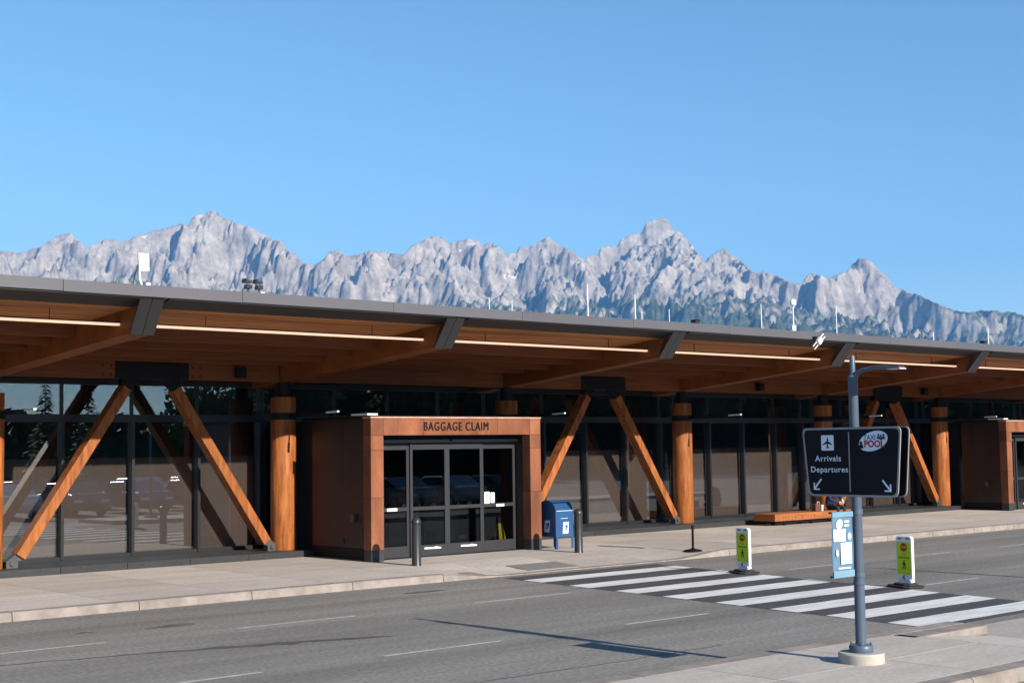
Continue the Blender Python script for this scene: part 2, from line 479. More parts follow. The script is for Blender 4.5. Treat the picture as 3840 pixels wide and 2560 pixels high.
def kerb_stone(x0, x1, y0, y1, zt, parent, face, flare=None):
    """zt(x): top height; face: -1 road on the -Y side, +1 road on the +Y side"""
    m = MB(); x0 += 0.007; x1 -= 0.007; k = 4; r = 0.025
    prof = [(y0, 0.0), (y0 + 0.015, 1.0), (y0 + 0.015 + r, 1.01), (y1, 1.01), (y1, 0.0)] if face < 0 else \
           [(y0, 0.0), (y0, 1.01), (y1 - 0.015 - r, 1.01), (y1 - 0.015, 1.0), (y1, 0.0)]
    vs = []; fs = []
    for i in range(k + 1):
        x = x0 + (x1 - x0) * i / k; z = max(zt(x), 0.012)
        for (y, q) in prof:
            zz = -0.03 if q == 0 else (z - r * 0.8 if q == 1.0 and z > 0.05 else z + 0.001)
            vs.append((x, y, zz))
    P = len(prof)
    for i in range(k):
        for j in range(P - 1):
            fs.append((i * P + j, (i + 1) * P + j, (i + 1) * P + j + 1, i * P + j + 1))
    fs.append(tuple(range(P))); fs.append(tuple(k * P + j for j in range(P - 1, -1, -1)))
    m.add(vs, fs)
    return m.build('kerb_stone', M['kerb'], parent)

kerb = struct('kerb', MB().box(-30, 80, KY + 0.02, KY + 0.295, -0.06, -0.004), M['joint'])
x = 9.37 - 2.26 * 9
while x < 62:
    kerb_stone(x, x + 2.26, KY, KY + 0.30, lambda q: walk_z(q, KY + 0.15), kerb, -1)
    x += 2.26
# chips in the kerb edge are left to the stone's own relief

# ---- island in the foreground
IY0, IY1, IXE = 8.58, 11.56, 18.42
def isl_z(x, y):
    return 0.15 - 0.14 * sstep(16.75, 18.42, x) * (1 - sstep(10.86, 10.90, y)) * sstep(8.9, 9.0, y)
def isl_flat(x, y):
    return 0.15 - 0.14 * min(1, max(0, (x - 16.75) / 1.67))
island = struct('traffic_island', MB().box(-30, 16.7, IY0 + 0.05, IY1 - 0.05, -0.03, 0.12), M['joint'])
xe = [16.75 - 2.05 * i for i in range(22)][::-1]
for i in range(len(xe) - 1):
    slab(xe[i], xe[i + 1], IY0 + 0.305, 10.05, lambda x, y: 0.15, island, k=1)
    slab(xe[i], xe[i + 1], 10.05, IY1 - 0.305, lambda x, y: 0.15, island, k=1)
slab(16.75, IXE, IY0 + 0.305, 10.87, isl_flat, island, k=4, th=0.2)
m = MB()
m.prism([(16.6, 10.88, 0.02), (IXE, 10.88, 0.02), (IXE, 10.88, 0.15), (16.6, 10.88, 0.15)], (0, 0.375, 0))
m.build('kerb_flare', M['kerb'], island, bevel=0.02)
x = 16.6
kerb_stone(16.6, IXE, IY1 - 0.30, IY1, lambda q: 0.15, island, 1)
kerb_stone(16.6, IXE, IY0, IY0 + 0.30, lambda q: 0.15, island, -1)
while x > -26:
    kerb_stone(x - 2.4, x, IY1 - 0.30, IY1, lambda q: 0.15, island, 1)
    kerb_stone(x - 2.4, x, IY0, IY0 + 0.30, lambda q: 0.15, island, -1)
    x -= 2.4
pad = struct('crossing_pad', MB().box(IXE + 0.02, 24.5, IY0, IY1, -0.04, 0.006), M['concrete'])
isl2 = struct('far_traffic_island', MB().box(24.52, 60, IY0, IY1, -0.04, 0.15), M['concrete'])

# ---- paint
cx0 = lambda y: 19.66 + 0.105 * (y - 22)
cx1 = lambda y: 24.27 + 0.165 * (y - 22)
struct('crosswalk_base', MB().sheet([(cx0(11.9), 11.9, 0.004), (cx1(11.9), 11.9, 0.004), (cx1(22.85), 22.85, 0.004), (cx0(22.85), 22.85, 0.004)]), M['black_paint'])
for yf in (22.18, 20.64, 19.22, 17.87, 16.50, 15.20, 13.96, 12.74):
    yn = yf - 0.66
    m = MB(); k = 12; jit = lambda: random.uniform(-0.012, 0.012)
    top = [(cx0(yf) + (cx1(yf) - cx0(yf)) * i / k, yf + jit(), 0.008) for i in range(k + 1)]
    bot = [(cx0(yn) + (cx1(yn) - cx0(yn)) * i / k, yn + jit(), 0.008) for i in range(k + 1)]
    m.add(bot + top, [(i, i + 1, k + 2 + i, k + 1 + i) for i in range(k)])
    struct('crosswalk_stripe', m, M['white_paint'])
def dash(x0, x1, y, w=0.085):
    struct('lane_dash', MB().sheet([(x0, y - w / 2, 0.005), (x1, y - w / 2, 0.005), (x1, y + w / 2, 0.005), (x0, y + w / 2, 0.005)]), M['lane_paint'])
for a, b in ((-1.9, 0.35), (2.6, 4.83), (7.07, 9.31), (11.45, 13.69), (16.24, 18.59), (25.2, 27.4), (29.46, 31.6), (33.9, 36.1), (38.4, 40.6), (42.9, 45.1), (47.4, 49.6)):
    dash(a, b, 19.62)
for a, b in ((-1.4, 0.7), (2.95, 5.05), (7.35, 9.44), (11.30, 13.37), (15.88, 17.83), (24.1, 26.0), (28.6, 30.7), (33.1, 35.2), (37.6, 39.7), (42.1, 44.2)):
    dash(a, b, 15.54)
# tar seam and stains on the carriageway
m = MB(); pts = []
for i in range(41):
    t = i / 40
    px = 4.0 + 8.6 * t
    py = 18.95 - 0.55 * t - 1.25 * t * t + 0.10 * noise.noise(Vector((px * 2.6, 0, 3)))
    w = (0.028 + 0.06 * abs(noise.noise(Vector((px * 2.3, 5, 1))))) * (1 + 2.6 * sstep(0.55, 0.8, t) * (1 - sstep(0.93, 1, t)))
    pts.append((px, py, w))
m.add([(a, b - w, 0.003) for a, b, w in pts] + [(a, b + w * random.uniform(0.5, 1.2), 0.003) for a, b, w in pts], [(i, i + 1, 42 + i, 41 + i) for i in range(40)])
struct('tar_seam', m, M['tar'])
M['stain'] = surf('oil_stain_asphalt', (0.10, 0.095, 0.09), 0.8, var=0.25, scale=3)
def blot(cx, cy, rx, ry, z=0.003, mat='stain'):
    k = 26; pts = []
    for i in range(k):
        t = 2 * math.pi * i / k
        q = 1 + 0.45 * noise.noise(Vector((math.cos(t) * 1.3 + cx, math.sin(t) * 1.3 + cy, 0)))
        pts.append((cx + rx * q * math.cos(t), cy + ry * q * math.sin(t), z))
    struct('oil_stain', MB().sheet(pts), M[mat])
blot(10.95, 20.72, 0.42, 0.16); blot(9.6, 20.95, 0.14, 0.07); blot(16.9, 21.9, 0.5, 0.12); blot(5.6, 17.1, 0.25, 0.12)
m = MB(); pts = []
for i in range(25):
    t = i / 24
    px2 = 6.2 + 9.0 * t; py2 = 13.05 + 0.10 * math.sin(t * 6) + 0.08 * noise.noise(Vector((px2 * 2, 8, 1))); w = 0.010 + 0.012 * abs(noise.noise(Vector((px2 * 3, 1, 5))))
    pts.append((px2, py2, w))
m.add([(a, b - w, 0.003) for a, b, w in pts] + [(a, b + w, 0.003) for a, b, w in pts], [(i, i + 1, 26 + i, 25 + i) for i in range(24)])
struct('tar_seam', m, M['tar'])
struct('tactile_plate', MB().prism([(21.15, 23.62, walk_z(21.15, 23.62) + 0.003), (22.7, 23.62, walk_z(22.7, 23.62) + 0.003), (22.7, 24.42, walk_z(22.7, 24.42) + 0.003), (21.15, 24.42, walk_z(21.15, 24.42) + 0.003)], (0, 0, 0.006)), M['tactile'])
struct('shadow_strip', MB().prism([(26.27, 26.68, 0.152), (26.38, 26.68, 0.152), (26.53, 25.2, 0.152), (26.42, 25.2, 0.152)], (0, 0, 0.008)), M['rubber'])  # thin dark strip laid on the slabs in place of a cast shadow

# ------------------------------------------------------------------ mountains
SKY = [(21.38,7.7),(21.81,7.67),(22.18,7.69),(22.77,7.87),(23.14,8.09),(23.47,8.35),(23.71,8.48),(23.98,8.45),(24.17,8.26),(24.4,7.99),(24.56,7.92),(24.84,8.11),(25.17,8.26),(25.44,8.29),(25.72,8.18),(26.11,8.27),(26.61,8.49),(27.17,8.65),(27.74,8.84),(28.11,8.95),(28.39,8.88),(28.53,9.12),(28.76,9.29),(29.02,9.33),(29.16,9.46),(29.33,9.49),(29.56,9.38),(29.68,9.25),(30.25,9.03),(30.83,8.84),(31.41,8.56),(31.88,8.36),(32.08,8.24),(32.23,8.01),(32.46,7.9),(32.64,7.84),(32.81,7.55),(33.1,7.4),(33.37,7.37),(33.78,7.68),(34.0,7.93),(34.26,8.03),(34.48,7.87),(34.67,7.71),(35.05,7.81),(35.56,7.95),(36.07,7.89),(36.58,7.84),(36.9,7.8),(37.1,7.97),(37.48,8.28),(37.87,8.44),(38.06,8.51),(38.45,8.5),(38.64,8.31),(38.83,8.15),(38.9,8.31),(39.03,8.19),(39.16,8.3),(39.48,8.4),(39.93,8.37),(40.15,8.14),(40.28,8.23),(40.57,8.19),(40.89,8.03),(41.05,7.81),(41.47,7.82),(41.57,7.99),(41.79,8.08),(41.99,7.98),(42.12,8.11),(42.51,8.33),(42.8,8.42),(43.09,8.22),(43.34,8.03),(43.6,7.96),(43.98,7.69),(44.23,7.5),(44.36,7.66),(44.81,7.71),(44.91,7.96),(45.2,8.02),(45.59,8.01),(45.72,8.23),(46.04,8.44),(46.49,8.53),(46.52,8.5),(46.79,8.85),(47.06,9.02),(47.32,9.03),(47.52,9.1),(47.71,8.92),(47.87,8.65),(48.13,8.48),(48.42,8.21),(48.67,7.88),(48.92,7.55),(49.11,7.35),(49.38,7.53),(49.64,7.69),(49.87,7.83),(50.09,7.61),(50.41,7.37),(50.73,7.13),(51.04,6.8),(51.26,6.76),(51.39,6.87),(51.68,6.71),(52.0,6.63),(52.31,6.46),(52.56,6.32),(52.88,6.3),(53.05,6.63),(53.21,6.69),(53.52,6.61),(53.9,6.47),(54.21,6.58),(54.59,6.66),(54.86,7.0),(55.14,7.21),(55.42,7.18),(55.67,6.97),(55.97,6.67),(56.2,6.37),(56.44,6.04),(56.92,5.8),(57.41,5.66),(57.77,5.42),(58.24,5.18),(58.72,5.0),(59.08,4.97),(59.56,4.93),(59.8,4.99),(60.15,4.94),(60.56,4.89),(60.8,4.85),(61.14,4.74)]
az_t = np.array([a for a, e in SKY]); el_t = np.array([e for a, e in SKY])
az_t = np.concatenate([[2, 6, 9, 12, 15, 17.5, 19.5], az_t, [63, 65, 67, 70, 74, 80]])
el_t = np.concatenate([[5.5, 6.2, 5.8, 6.8, 6.5, 7.3, 7.2], el_t, [4.6, 4.9, 4.4, 4.6, 4.0, 3.8]])
NA, NU = 1500, 380
az = np.linspace(4, 78, NA)
el = np.interp(az, az_t, el_t) + np.array([0.075 * noise.fractal(Vector((a_ * 5.5, 0.5, 2.0)), 0.8, 2.1, 5) for a_ in az])
u = np.concatenate([np.linspace(-900, -60, 10), np.linspace(-20, 2600, 325), np.linspace(2650, 5200, NU - 335)])
A, U = np.meshgrid(np.radians(az), u)          # (NU, NA)
RC = 10800 + 350 * np.sin(A * 9.0) + 200 * np.sin(A * 23.0 + 1.0)
RR = RC - U
X = RR * np.sin(A); Y = RR * np.cos(A)
EL = np.interp(np.degrees(A), az, el)
TE = np.tan(np.radians(EL))
up = np.clip(U, 0, None)
def field(fn):
    return np.array([fn(X.flat[i], Y.flat[i]) for i in range(X.size)]).reshape(X.shape)
def std(q): return (q - q.mean()) / q.std()
wx = std(field(lambda x, y: noise.fractal(Vector((x / 620.0, y / 620.0, 1.3)), 0.9, 2.1, 5)))
wy = std(field(lambda x, y: noise.fractal(Vector((x / 620.0, y / 620.0, 7.9)), 0.9, 2.1, 5)))
rid = std(field(lambda x, y: noise.ridged_multi_fractal(Vector((x / 900.0, y / 900.0, 0.37)), 0.85, 2.15, 7, 1.0, 2.0)))
rid2 = std(field(lambda x, y: noise.ridged_multi_fractal(Vector((x / 270.0, y / 270.0, 4.37)), 0.8, 2.2, 5, 1.0, 2.0)))
PX = X + 95 * wx; PY = Y + 95 * wy
rng = np.random.RandomState(11)
peaks = []                                     # azimuth, distance in front of the crest, height, slope
smt = [k for k in range(2, NA - 2) if el[k] == el[max(0, k - 9):k + 10].max()]
for k in smt:
    rc = 10800 + 350 * math.sin(R(az[k]) * 9.0) + 200 * math.sin(R(az[k]) * 23.0 + 1.0)
    peaks.append((az[k], rc - 25, rc * math.tan(R(el[k])) * 1.0, rng.uniform(0.85, 1.30)))
for k in range(110):                           # lower summits and shoulders in front of the crest
    a = rng.uniform(5, 77); q = rng.uniform(0.1, 1.0) ** 1.0
    uu = 120 + 1900 * q
    rc = 10800 + 350 * math.sin(R(a) * 9.0) + 200 * math.sin(R(a) * 23.0 + 1.0)
    e = float(np.interp(a, az, el))
    d = rc - uu
    top = d * math.tan(R(e * (0.97 - 0.34 * q ** 0.8 - rng.uniform(0, 0.10))))
    peaks.append((a, d, top, rng.uniform(0.62, 1.05)))
H = np.full(X.shape, -1e9)
for (a, d, top, sl) in peaks:
    x0, y0 = d * math.sin(R(a)), d * math.cos(R(a))
    dx, dy = PX - x0, PY - y0
    ph = np.arctan2(dy, dx)
    p1, p2, p3 = rng.uniform(0, 6.28, 3)
    fac = 1 + 0.26 * np.cos(3 * ph + p1) + 0.20 * np.cos(5 * ph + p2) + 0.13 * np.cos(9 * ph + p3)
    dist = np.hypot(dx, dy)
    eff = np.minimum(dist, 500) + 0.62 * np.clip(dist - 500, 0, None)
    H = np.maximum(H, top - sl * eff * fac)
LAT = 10800.0 * A + 120 * wx
rib = std(np.array([noise.ridged_multi_fractal(Vector((l_ / 620.0 + u_ / 900.0 * math.sin(l_ / 2100.0), u_ / 1100.0, 8.1)), 0.85, 2.2, 5, 1.0, 2.0) for l_, u_ in zip(LAT.flat, U.flat)]).reshape(X.shape))
fine1 = std(field(lambda x, y: noise.ridged_multi_fractal(Vector((x / 100.0, y / 100.0, 2.7)), 0.7, 2.2, 4, 1.0, 2.0)))
apron = (RC * TE * 0.52) - 0.22 * up
H = np.maximum(H, apron)
H = H + (1 - np.exp(-up / 160.0)) * 54 * np.clip(rid, -2.2, 2.2) + (1 - np.exp(-up / 90.0)) * 11 * np.clip(rib, -2.2, 2.2) + (1 - np.exp(-up / 30.0)) * 15 * np.clip(fine1, -2.2, 2.2) + (1 - np.exp(-up / 50.0)) * 34 * np.clip(rid2, -2.2, 2.2)
# behind and along the crest the ground keeps to the ridge line itself
crest = RC * TE - 0.55 * up
wc = np.exp(-(up / 110.0) ** 2)
H = H * (1 - wc) + np.maximum(H, crest) * wc
H = np.where(U < 0, RC * TE - 0.7 * np.abs(U), H)
lim = RR * TE - 0.006 * up
H = np.where(U >= 0, np.minimum(H, lim), H)
H = np.maximum(H + 2.7, -0.3 + 0 * H)
H[-1, :] = -0.6
me = bpy.data.meshes.new('mountain_range')
co = np.stack([X, Y, H], axis=-1).reshape(-1, 3)
idx = np.arange(NU * NA).reshape(NU, NA)
quads = np.stack([idx[:-1, :-1], idx[:-1, 1:], idx[1:, 1:], idx[1:, :-1]], axis=-1).reshape(-1, 4)[:, ::-1]
me.vertices.add(len(co)); me.vertices.foreach_set('co', co.ravel())
me.loops.add(quads.size); me.loops.foreach_set('vertex_index', quads.ravel())
me.polygons.add(len(quads)); me.polygons.foreach_set('loop_start', np.arange(0, quads.size, 4)); me.polygons.foreach_set('loop_total', np.full(len(quads), 4))
me.update(calc_edges=True)
# rock material: strata and crags, talus, sparse forest low down, old snow in hollows
m_, nt, bs, out = newmat('mountain_rock')
N = nt.nodes.new
geo = N('ShaderNodeNewGeometry'); sx = N('ShaderNodeSeparateXYZ'); lin(nt, geo.outputs['Position'], sx.inputs[0])
sn = N('ShaderNodeSeparateXYZ'); lin(nt, geo.outputs['Normal'], sn.inputs[0])
def tex(scale, detail=8, rough=0.65, vec=None):
    t = N('ShaderNodeTexNoise'); t.inputs['Scale'].default_value = scale; t.inputs['Detail'].default_value = detail; t.inputs['Roughness'].default_value = rough
    lin(nt, vec if vec else geo.outputs['Position'], t.inputs['Vector']); return t.outputs['Fac']
def ramp(fac, stops):
    r = N('ShaderNodeValToRGB')
    while len(r.color_ramp.elements) > 2: r.color_ramp.elements.remove(r.color_ramp.elements[-1])
    for k, (p, c) in enumerate(stops):
        e = r.color_ramp.elements[k] if k < 2 else r.color_ramp.elements.new(p)
        e.position = p; e.color = (*c, 1) if len(c) == 3 else c
    lin(nt, fac, r.inputs[0]); return r.outputs[0]
def mixc(f, a, b):
    x = N('ShaderNodeMix'); x.data_type = 'RGBA'
    lin(nt, f, x.inputs[0]); lin(nt, a, x.inputs[6]); lin(nt, b, x.inputs[7]); return x.outputs[2]
def mth(op, a, b):
    x = N('ShaderNodeMath'); x.operation = op; x.use_clamp = False
    for i, q in enumerate((a, b)):
        if isinstance(q, (int, float)): x.inputs[i].default_value = q
        else: lin(nt, q, x.inputs[i])
    return x.outputs[0]
def mrange(v, a, b, c=0.0, d=1.0):
    x = N('ShaderNodeMapRange'); x.interpolation_type = 'SMOOTHSTEP'
    for i, q in enumerate((a, b, c, d)): x.inputs[i + 1].default_value = q
    lin(nt, v, x.inputs[0]); return x.outputs[0]
rock = ramp(tex(0.007, 14, 0.80), [(0.32, (0.14, 0.125, 0.105)), (0.5, (0.32, 0.282, 0.24)), (0.66, (0.54, 0.475, 0.405))])
veg = ramp(tex(0.02, 8, 0.7), [(0.35, (0.03, 0.045, 0.02)), (0.65, (0.115, 0.13, 0.065))])
n1 = tex(0.0028, 9, 0.7); n2 = tex(0.012, 8, 0.75)
low = mrange(sx.outputs[2], 1600, 620)
vf = mrange(mth('ADD', mth('ADD', mth('MULTIPLY', low, 0.62), mth('MULTIPLY', n1, 0.55)), mth('MULTIPLY', n2, 0.35)), 0.79, 0.95)
vf = mth('MULTIPLY', vf, mrange(sn.outputs[2], 0.28, 0.55))
c = mixc(vf, rock, veg)
snow_f = mth('MULTIPLY', mth('MULTIPLY', mrange(tex(0.0038, 5, 0.6), 0.66, 0.69), mrange(sx.outputs[2], 1050, 1250)), mth('MULTIPLY', mrange(sn.outputs[2], 0.40, 0.48), mrange(sn.outputs[2], 0.64, 0.56)))
wh = N('ShaderNodeRGB'); wh.outputs[0].default_value = (0.72, 0.72, 0.72, 1)
c = mixc(snow_f, c, wh.outputs[0])
lin(nt, c, bs.inputs['Base Color'])
bs.inputs['Roughness'].default_value = 0.95; bs.inputs['Specular IOR Level'].default_value = 0.05
bp = N('ShaderNodeBump'); bp.inputs['Strength'].default_value = 0.8; bp.inputs['Distance'].default_value = 22.0
lin(nt, tex(0.016, 12, 0.82), bp.inputs['Height']); lin(nt, bp.outputs[0], bs.inputs['Normal'])
me.materials.append(m_)
mt = bpy.data.objects.new('mountain_range', me); link(mt); mt['kind'] = 'structure'

# hills on the other side of the valley (mirrored in the windows)
mb = MB(); na, nr = 90, 10; vs = []
for j in range(nr):
    for i in range(na):
        a = R(95 + 85 * i / (na - 1)); r = 5200 + 700 * j
        hgt = (noise.fractal(Vector((a * 5, j * 0.25, 9)), 1.0, 2.0, 5) * 60 + 150 + 40 * math.sin(a * 4)) * math.sin(math.pi * j / (nr - 1))
        vs.append((r * math.sin(a), r * math.cos(a), max(-0.3, hgt)))
mb.add(vs, [(j * na + i, j * na + i + 1, (j + 1) * na + i + 1, (j + 1) * na + i) for j in range(nr - 1) for i in range(na - 1)])
struct('far_hills', mb, M['hill'], smooth=True)

# ------------------------------------------------------------------ air
hm, nt, bs, out = newmat('haze_air')
nt.nodes.remove(bs)
pvn = nt.nodes.new('ShaderNodeVolumePrincipled')
pvn.inputs['Color'].default_value = (0.14, 0.43, 0.95, 1)
pvn.inputs['Density'].default_value = 4.9e-5
pvn.inputs['Anisotropy'].default_value = 0.0
lin(nt, pvn.outputs[0], out.inputs['Volume'])
hz = MB().box(-15900, 15900, -15900, 15900, -1.3, 2400).build('haze', hm)
hz['kind'] = 'stuff'
# ------------------------------------------------------------------ the terminal
S = 7.36
XC = lambda i: 11.71 + S * i                 # columns
XB = lambda i: 12.61 + S * i                 # rafter tips at the eaves
YC, YG = 30.39, 31.40
I0, I1 = -2, 7
XL, XR = XC(I0) - 1.0, XC(I1) + 1.0
sofz = lambda y: 5.51 - 0.112 * (y - 25.0)
term = thing('terminal_building', 'long low airport terminal with rafters, round timber columns, slanted struts and dark glazing', 'terminal')

# roof deck, eaves
MB().prism([(XL, 24.462, 5.66), (XL, 24.462, 5.855), (XL, 44.0, 5.0), (XL, 44.0, 2.9), (XL, 31.9, sofz(31.9) + 0.03), (XL, 25.02, sofz(25.02) + 0.03)], (XR - XL, 0, 0)).build('roof', M['roof'], term)
x = XL; k = 0
while x < XR:
    x2 = min(x + 3.68, XR)
    dz = random.uniform(-0.006, 0.006)
    MB().box(x + 0.004, x2 - 0.004, 24.40, 24.46, 5.652 + dz, 5.870 + dz).build('fascia_panel', M['fascia'], term, bevel=0.006)
    x = x2
for i in range(I0, I1):
    x0, x1 = XB(i) + 0.23, XB(i + 1) - 0.23
    MB().prism([(x0, 24.44, 5.625), (x0, 24.44, 5.655), (x0, 25.03, 5.525), (x0, 25.03, 5.50)], (x1 - x0, 0, 0)).build('eaves_lining', M['under'], term)
    # soffit boards, one by one across the overhang, long edges parallel to the eaves
    m = MB(); y = 25.035; b = 0.145
    while y + b < 31.2:
        dz = random.uniform(-0.003, 0.003); z0, z1 = sofz(y) + dz, sofz(y + b) + dz
        xs0 = x0 - 0.16 * (y - 25.1) - 0.12; xs1 = x1 - 0.16 * (y - 25.1) + 0.12
        m.prism([(xs0, y, z0), (xs0, y + b - 0.012, z1), (xs0, y + b - 0.012, z1 + 0.02), (xs0, y, z0 + 0.02)], (xs1 - xs0, 0, 0))
        y += b
    o = m.build('soffit', M['soffit'], term); o['kind'] = 'stuff'
    # purlins and the lamp line
    for yy, dep, wd in ((27.0, 0.24, 0.15), (27.85, 0.24, 0.15), (28.75, 0.24, 0.15), (29.6, 0.2, 0.14)):
        sh = -0.16 * (yy - 25.13)
        MB().box(x0 + sh, x1 + sh, yy - wd / 2, yy + wd / 2, sofz(yy) - dep, sofz(yy) + 0.01).build('purlin', M['wood_x'], term)
    sh = -0.16 * 0.33
    ls = MB().box(x0 + sh + 0.02, x1 + sh - 0.02, 25.44, 25.53, 5.178, 5.222).build('light_strip', M['led'], term)
    MB().box(x0 + sh + 0.01, x1 + sh - 0.01, 25.45, 25.545, 5.224, 5.25).build('lamp_housing', M['black'], ls)
    hg = MB()
    for q in range(2):
        hx = x0 + sh + 1.4 + q * (x1 - x0 - 2.8)
        hg.box(hx - 0.003, hx + 0.003, 25.49, 25.51, 5.25, sofz(25.5) + 0.01)
    hg.build('hanger', M['black'], ls)

# rafters, skewed a little to the eaves
raf = None
for i in range(I0, I1 + 1):
    xb = XB(i); w = 0.235
    prof = [(24.92, 5.56), (25.13, 5.01), (30.39, 4.42), (31.36, 4.31), (31.36, sofz(31.36) + 0.01), (25.05, sofz(25.05) + 0.01)]
    pts = [(xb - w - 0.16 * (y - 25.13), y, z) for y, z in prof]
    rf = MB().prism(pts, (2 * w, 0, 0)).build('rafter', M['wood'], term, bevel=0.008)
    for s in (-1, 1):
        a, b = (xb - w - 0.012, xb - 0.006) if s < 0 else (xb + 0.006, xb + w + 0.012)
        a += 0.02; b += 0.02
        MB().prism([(a - 0.14, 24.445, 5.645), (b - 0.14, 24.445, 5.645), (b - 0.03, 25.10, 4.985), (a - 0.03, 25.10, 4.985)], (0, 0.03, 0.015)).build('end_plate', M['plate'], rf)

# header beams and strut heads
for i in range(I0, I1):
    a, b = XC(i) + 0.225, XC(i + 1) - 0.225
    c = (XC(i) + XC(i + 1)) / 2 + 0.06
    segs = [(a, c - 0.93), (c + 0.93, b)] if i % 2 == 0 else [(a, b)]
    for (p, q) in segs:
        hb = MB().box(p, q, YC - 0.15, YC + 0.15, 4.435, 4.875).build('header_beam', M['wood_x'], term)
        if i % 2 == 0:
            m = MB(); e = q if p == a else p; sg = -1 if p == a else 1
            for dx in (0.10, 0.30):
                for zz in (4.52, 4.72):
                    m.cyl((e + sg * dx, YC - 0.15, zz), (e + sg * dx, YC - 0.158, zz), 0.022, n=8)
            o = m.build('bolt', M['black'], hb); o['kind'] = 'stuff'
    if i % 2 == 0:
        hd = MB().box(c - 0.925, c + 0.925, YC - 0.17, YC + 0.17, 4.425, 4.94).build('strut_head', M['black'], term, bevel=0.01)
        for s in (-1, 1):
            m = MB()
            m.prism([(c + s * 0.30, YC - 0.09, 4.424), (c + s * 0.72, YC - 0.09, 4.424), (c + s * 0.74, YC - 0.09, 4.31), (c + s * 0.66, YC - 0.09, 4.12), (c + s * 0.52, YC - 0.09, 4.20)], (0, 0.18, 0))
            m.build('fork', M['black'], hd)
            t = Vector((c + s * 0.62, YC, 4.22)); bt = Vector((c + s * 3.07, YC, 0.53))
            st = MB().obar(t, bt, 0.225, 0.33, up=(0, 1, 0)).build('timber_strut', M['wood_col'], term, bevel=0.012)
            d = (bt - t).normalized(); nrm = Vector((-d.z, 0, d.x))
            m = MB()
            q0 = bt + nrm * 0.11; q1 = bt - nrm * 0.11
            base = c + s * 3.24
            m.prism([(q0.x, YC - 0.10, q0.z), (base + 0.13, YC - 0.10, 0.44), (base + 0.13, YC - 0.10, 0.30), (base - 0.13, YC - 0.10, 0.30), (base - 0.13, YC - 0.10, 0.44), (q1.x, YC - 0.10, q1.z)] if s < 0 else
                    [(q1.x, YC - 0.10, q1.z), (base - 0.13, YC - 0.10, 0.44), (base - 0.13, YC - 0.10, 0.30), (base + 0.13, YC - 0.10, 0.30), (base + 0.13, YC - 0.10, 0.44), (q0.x, YC - 0.10, q0.z)], (0, 0.20, 0))
            m.cyl((base, YC - 0.14, 0.40), (base, YC + 0.14, 0.40), 0.055, n=12)
            m.build('steel_shoe', M['shoe'], st)

# round columns
for i in range(I0, I1 + 1):
    c = (XC(i), YC, 0.0)
    col = MB().lathe(c, [(0.30, 0.30), (0.312, 0.33), (0.312, 4.04), (0.30, 4.06)], 32).build('timber_column', M['wood_col'], term, smooth=True)
    MB().lathe(c, [(0.17, 4.06), (0.17, 4.43)], 20).build('steel_neck', M['black'], col, smooth=True)
    MB().lathe(c, [(0.326, 3.50), (0.326, 3.67)], 32).build('collar', M['black'], col, smooth=True)
    m = MB(); m.box(XC(i) - 0.015, XC(i) + 0.015, 28.45, YC - 0.34, 3.56, 3.66)
    m.build('lamp_arm', M['black'], col)
    MB().prism([(XC(i) - 0.03, 27.98, 3.625), (XC(i) + 0.03, 27.98, 3.625), (XC(i) + 0.03, 28.46, 3.61), (XC(i) - 0.03, 28.46, 3.61)], (0, 0, 0.04)).build('lamp_head', M['white_grey'], col)
    m = MB()
    for k in range(5):
        a = -0.9
        m.cyl((XC(i) + 0.3125 * math.cos(a), YC + 0.3125 * math.sin(a), 0.37 + 0.07 * k), (XC(i) + 0.308 * math.cos(a), YC + 0.308 * math.sin(a), 0.37 + 0.07 * k), 0.012, n=6)
    o = m.build('dowel', M['black'], col); o['kind'] = 'stuff'

# glazing
VEST = [1, 5]
moff = {0: 2.05, 2: 2.27, 3: 2.37, 4: 2.40}
MB().box(XL, XR, YG - 0.09, YG + 0.09, 3.47, 3.64).build('transom', M['frame'], term)
MB().box(XL, XR, YG - 0.07, YG + 0.07, 4.33, 4.46).build('top_rail', M['frame'], term)
for i in range(I0, I1):
    a, b = XC(i), XC(i + 1)
    o0 = moff.get(i, 2.2)
    ms = [a + o0 + 1.735 * k for k in range(-1, 4) if -0.0 < o0 + 1.735 * k < S - 0.05]
    edges = [a] + ms + [b]
    solid = i in VEST
    for k in range(len(edges) - 1):
        e0, e1 = edges[k], edges[k + 1]
        if not solid:
            MB().box(e0 + 0.035, e1 - 0.035, YG - 0.008, YG + 0.008, 0.40, 3.47).build('window_pane', M['glass'], term)
        MB().box(e0 + 0.035, e1 - 0.035, YG - 0.008, YG + 0.008, 3.64, 4.33).build('window_pane', M['glass'], term)
    for e in ms + [a]:
        if not solid or e == a:
            MB().box(e - 0.035, e + 0.035, YG - 0.13, YG + 0.07, 0.33, 3.47).build('mullion', M['frame'], term)
        MB().box(e - 0.03, e + 0.03, YG - 0.05, YG + 0.07, 3.64, 4.33).build('mullion', M['frame'], term)
    # steel jamb behind each column
    MB().box(a - 0.02, a + 0.42, YG + 0.02, YG + 0.2, 0.33, 3.47).build('jamb_panel', M['black'], term)
    if not solid:
        MB().box(a, b, YG - 0.10, YG + 0.08, 0.302, 0.395).build('window_sill', M['frame'], term)
        sd = MB()
        for k in range(len(edges) - 1):
            sd.box(edges[k] + 0.05, edges[k + 1] - 0.05, YG + 0.16, YG + 0.17, 0.36, 2.62)  # cut off at the canopy's shadow line to imitate the shaded upper part
        sd.build('roller_shade', M['shade'], term)
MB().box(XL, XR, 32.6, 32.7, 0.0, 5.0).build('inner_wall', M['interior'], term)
MB().box(XL, XR, 31.5, 32.6, 0.0, 0.14).build('inner_floor', M['interior'], term)
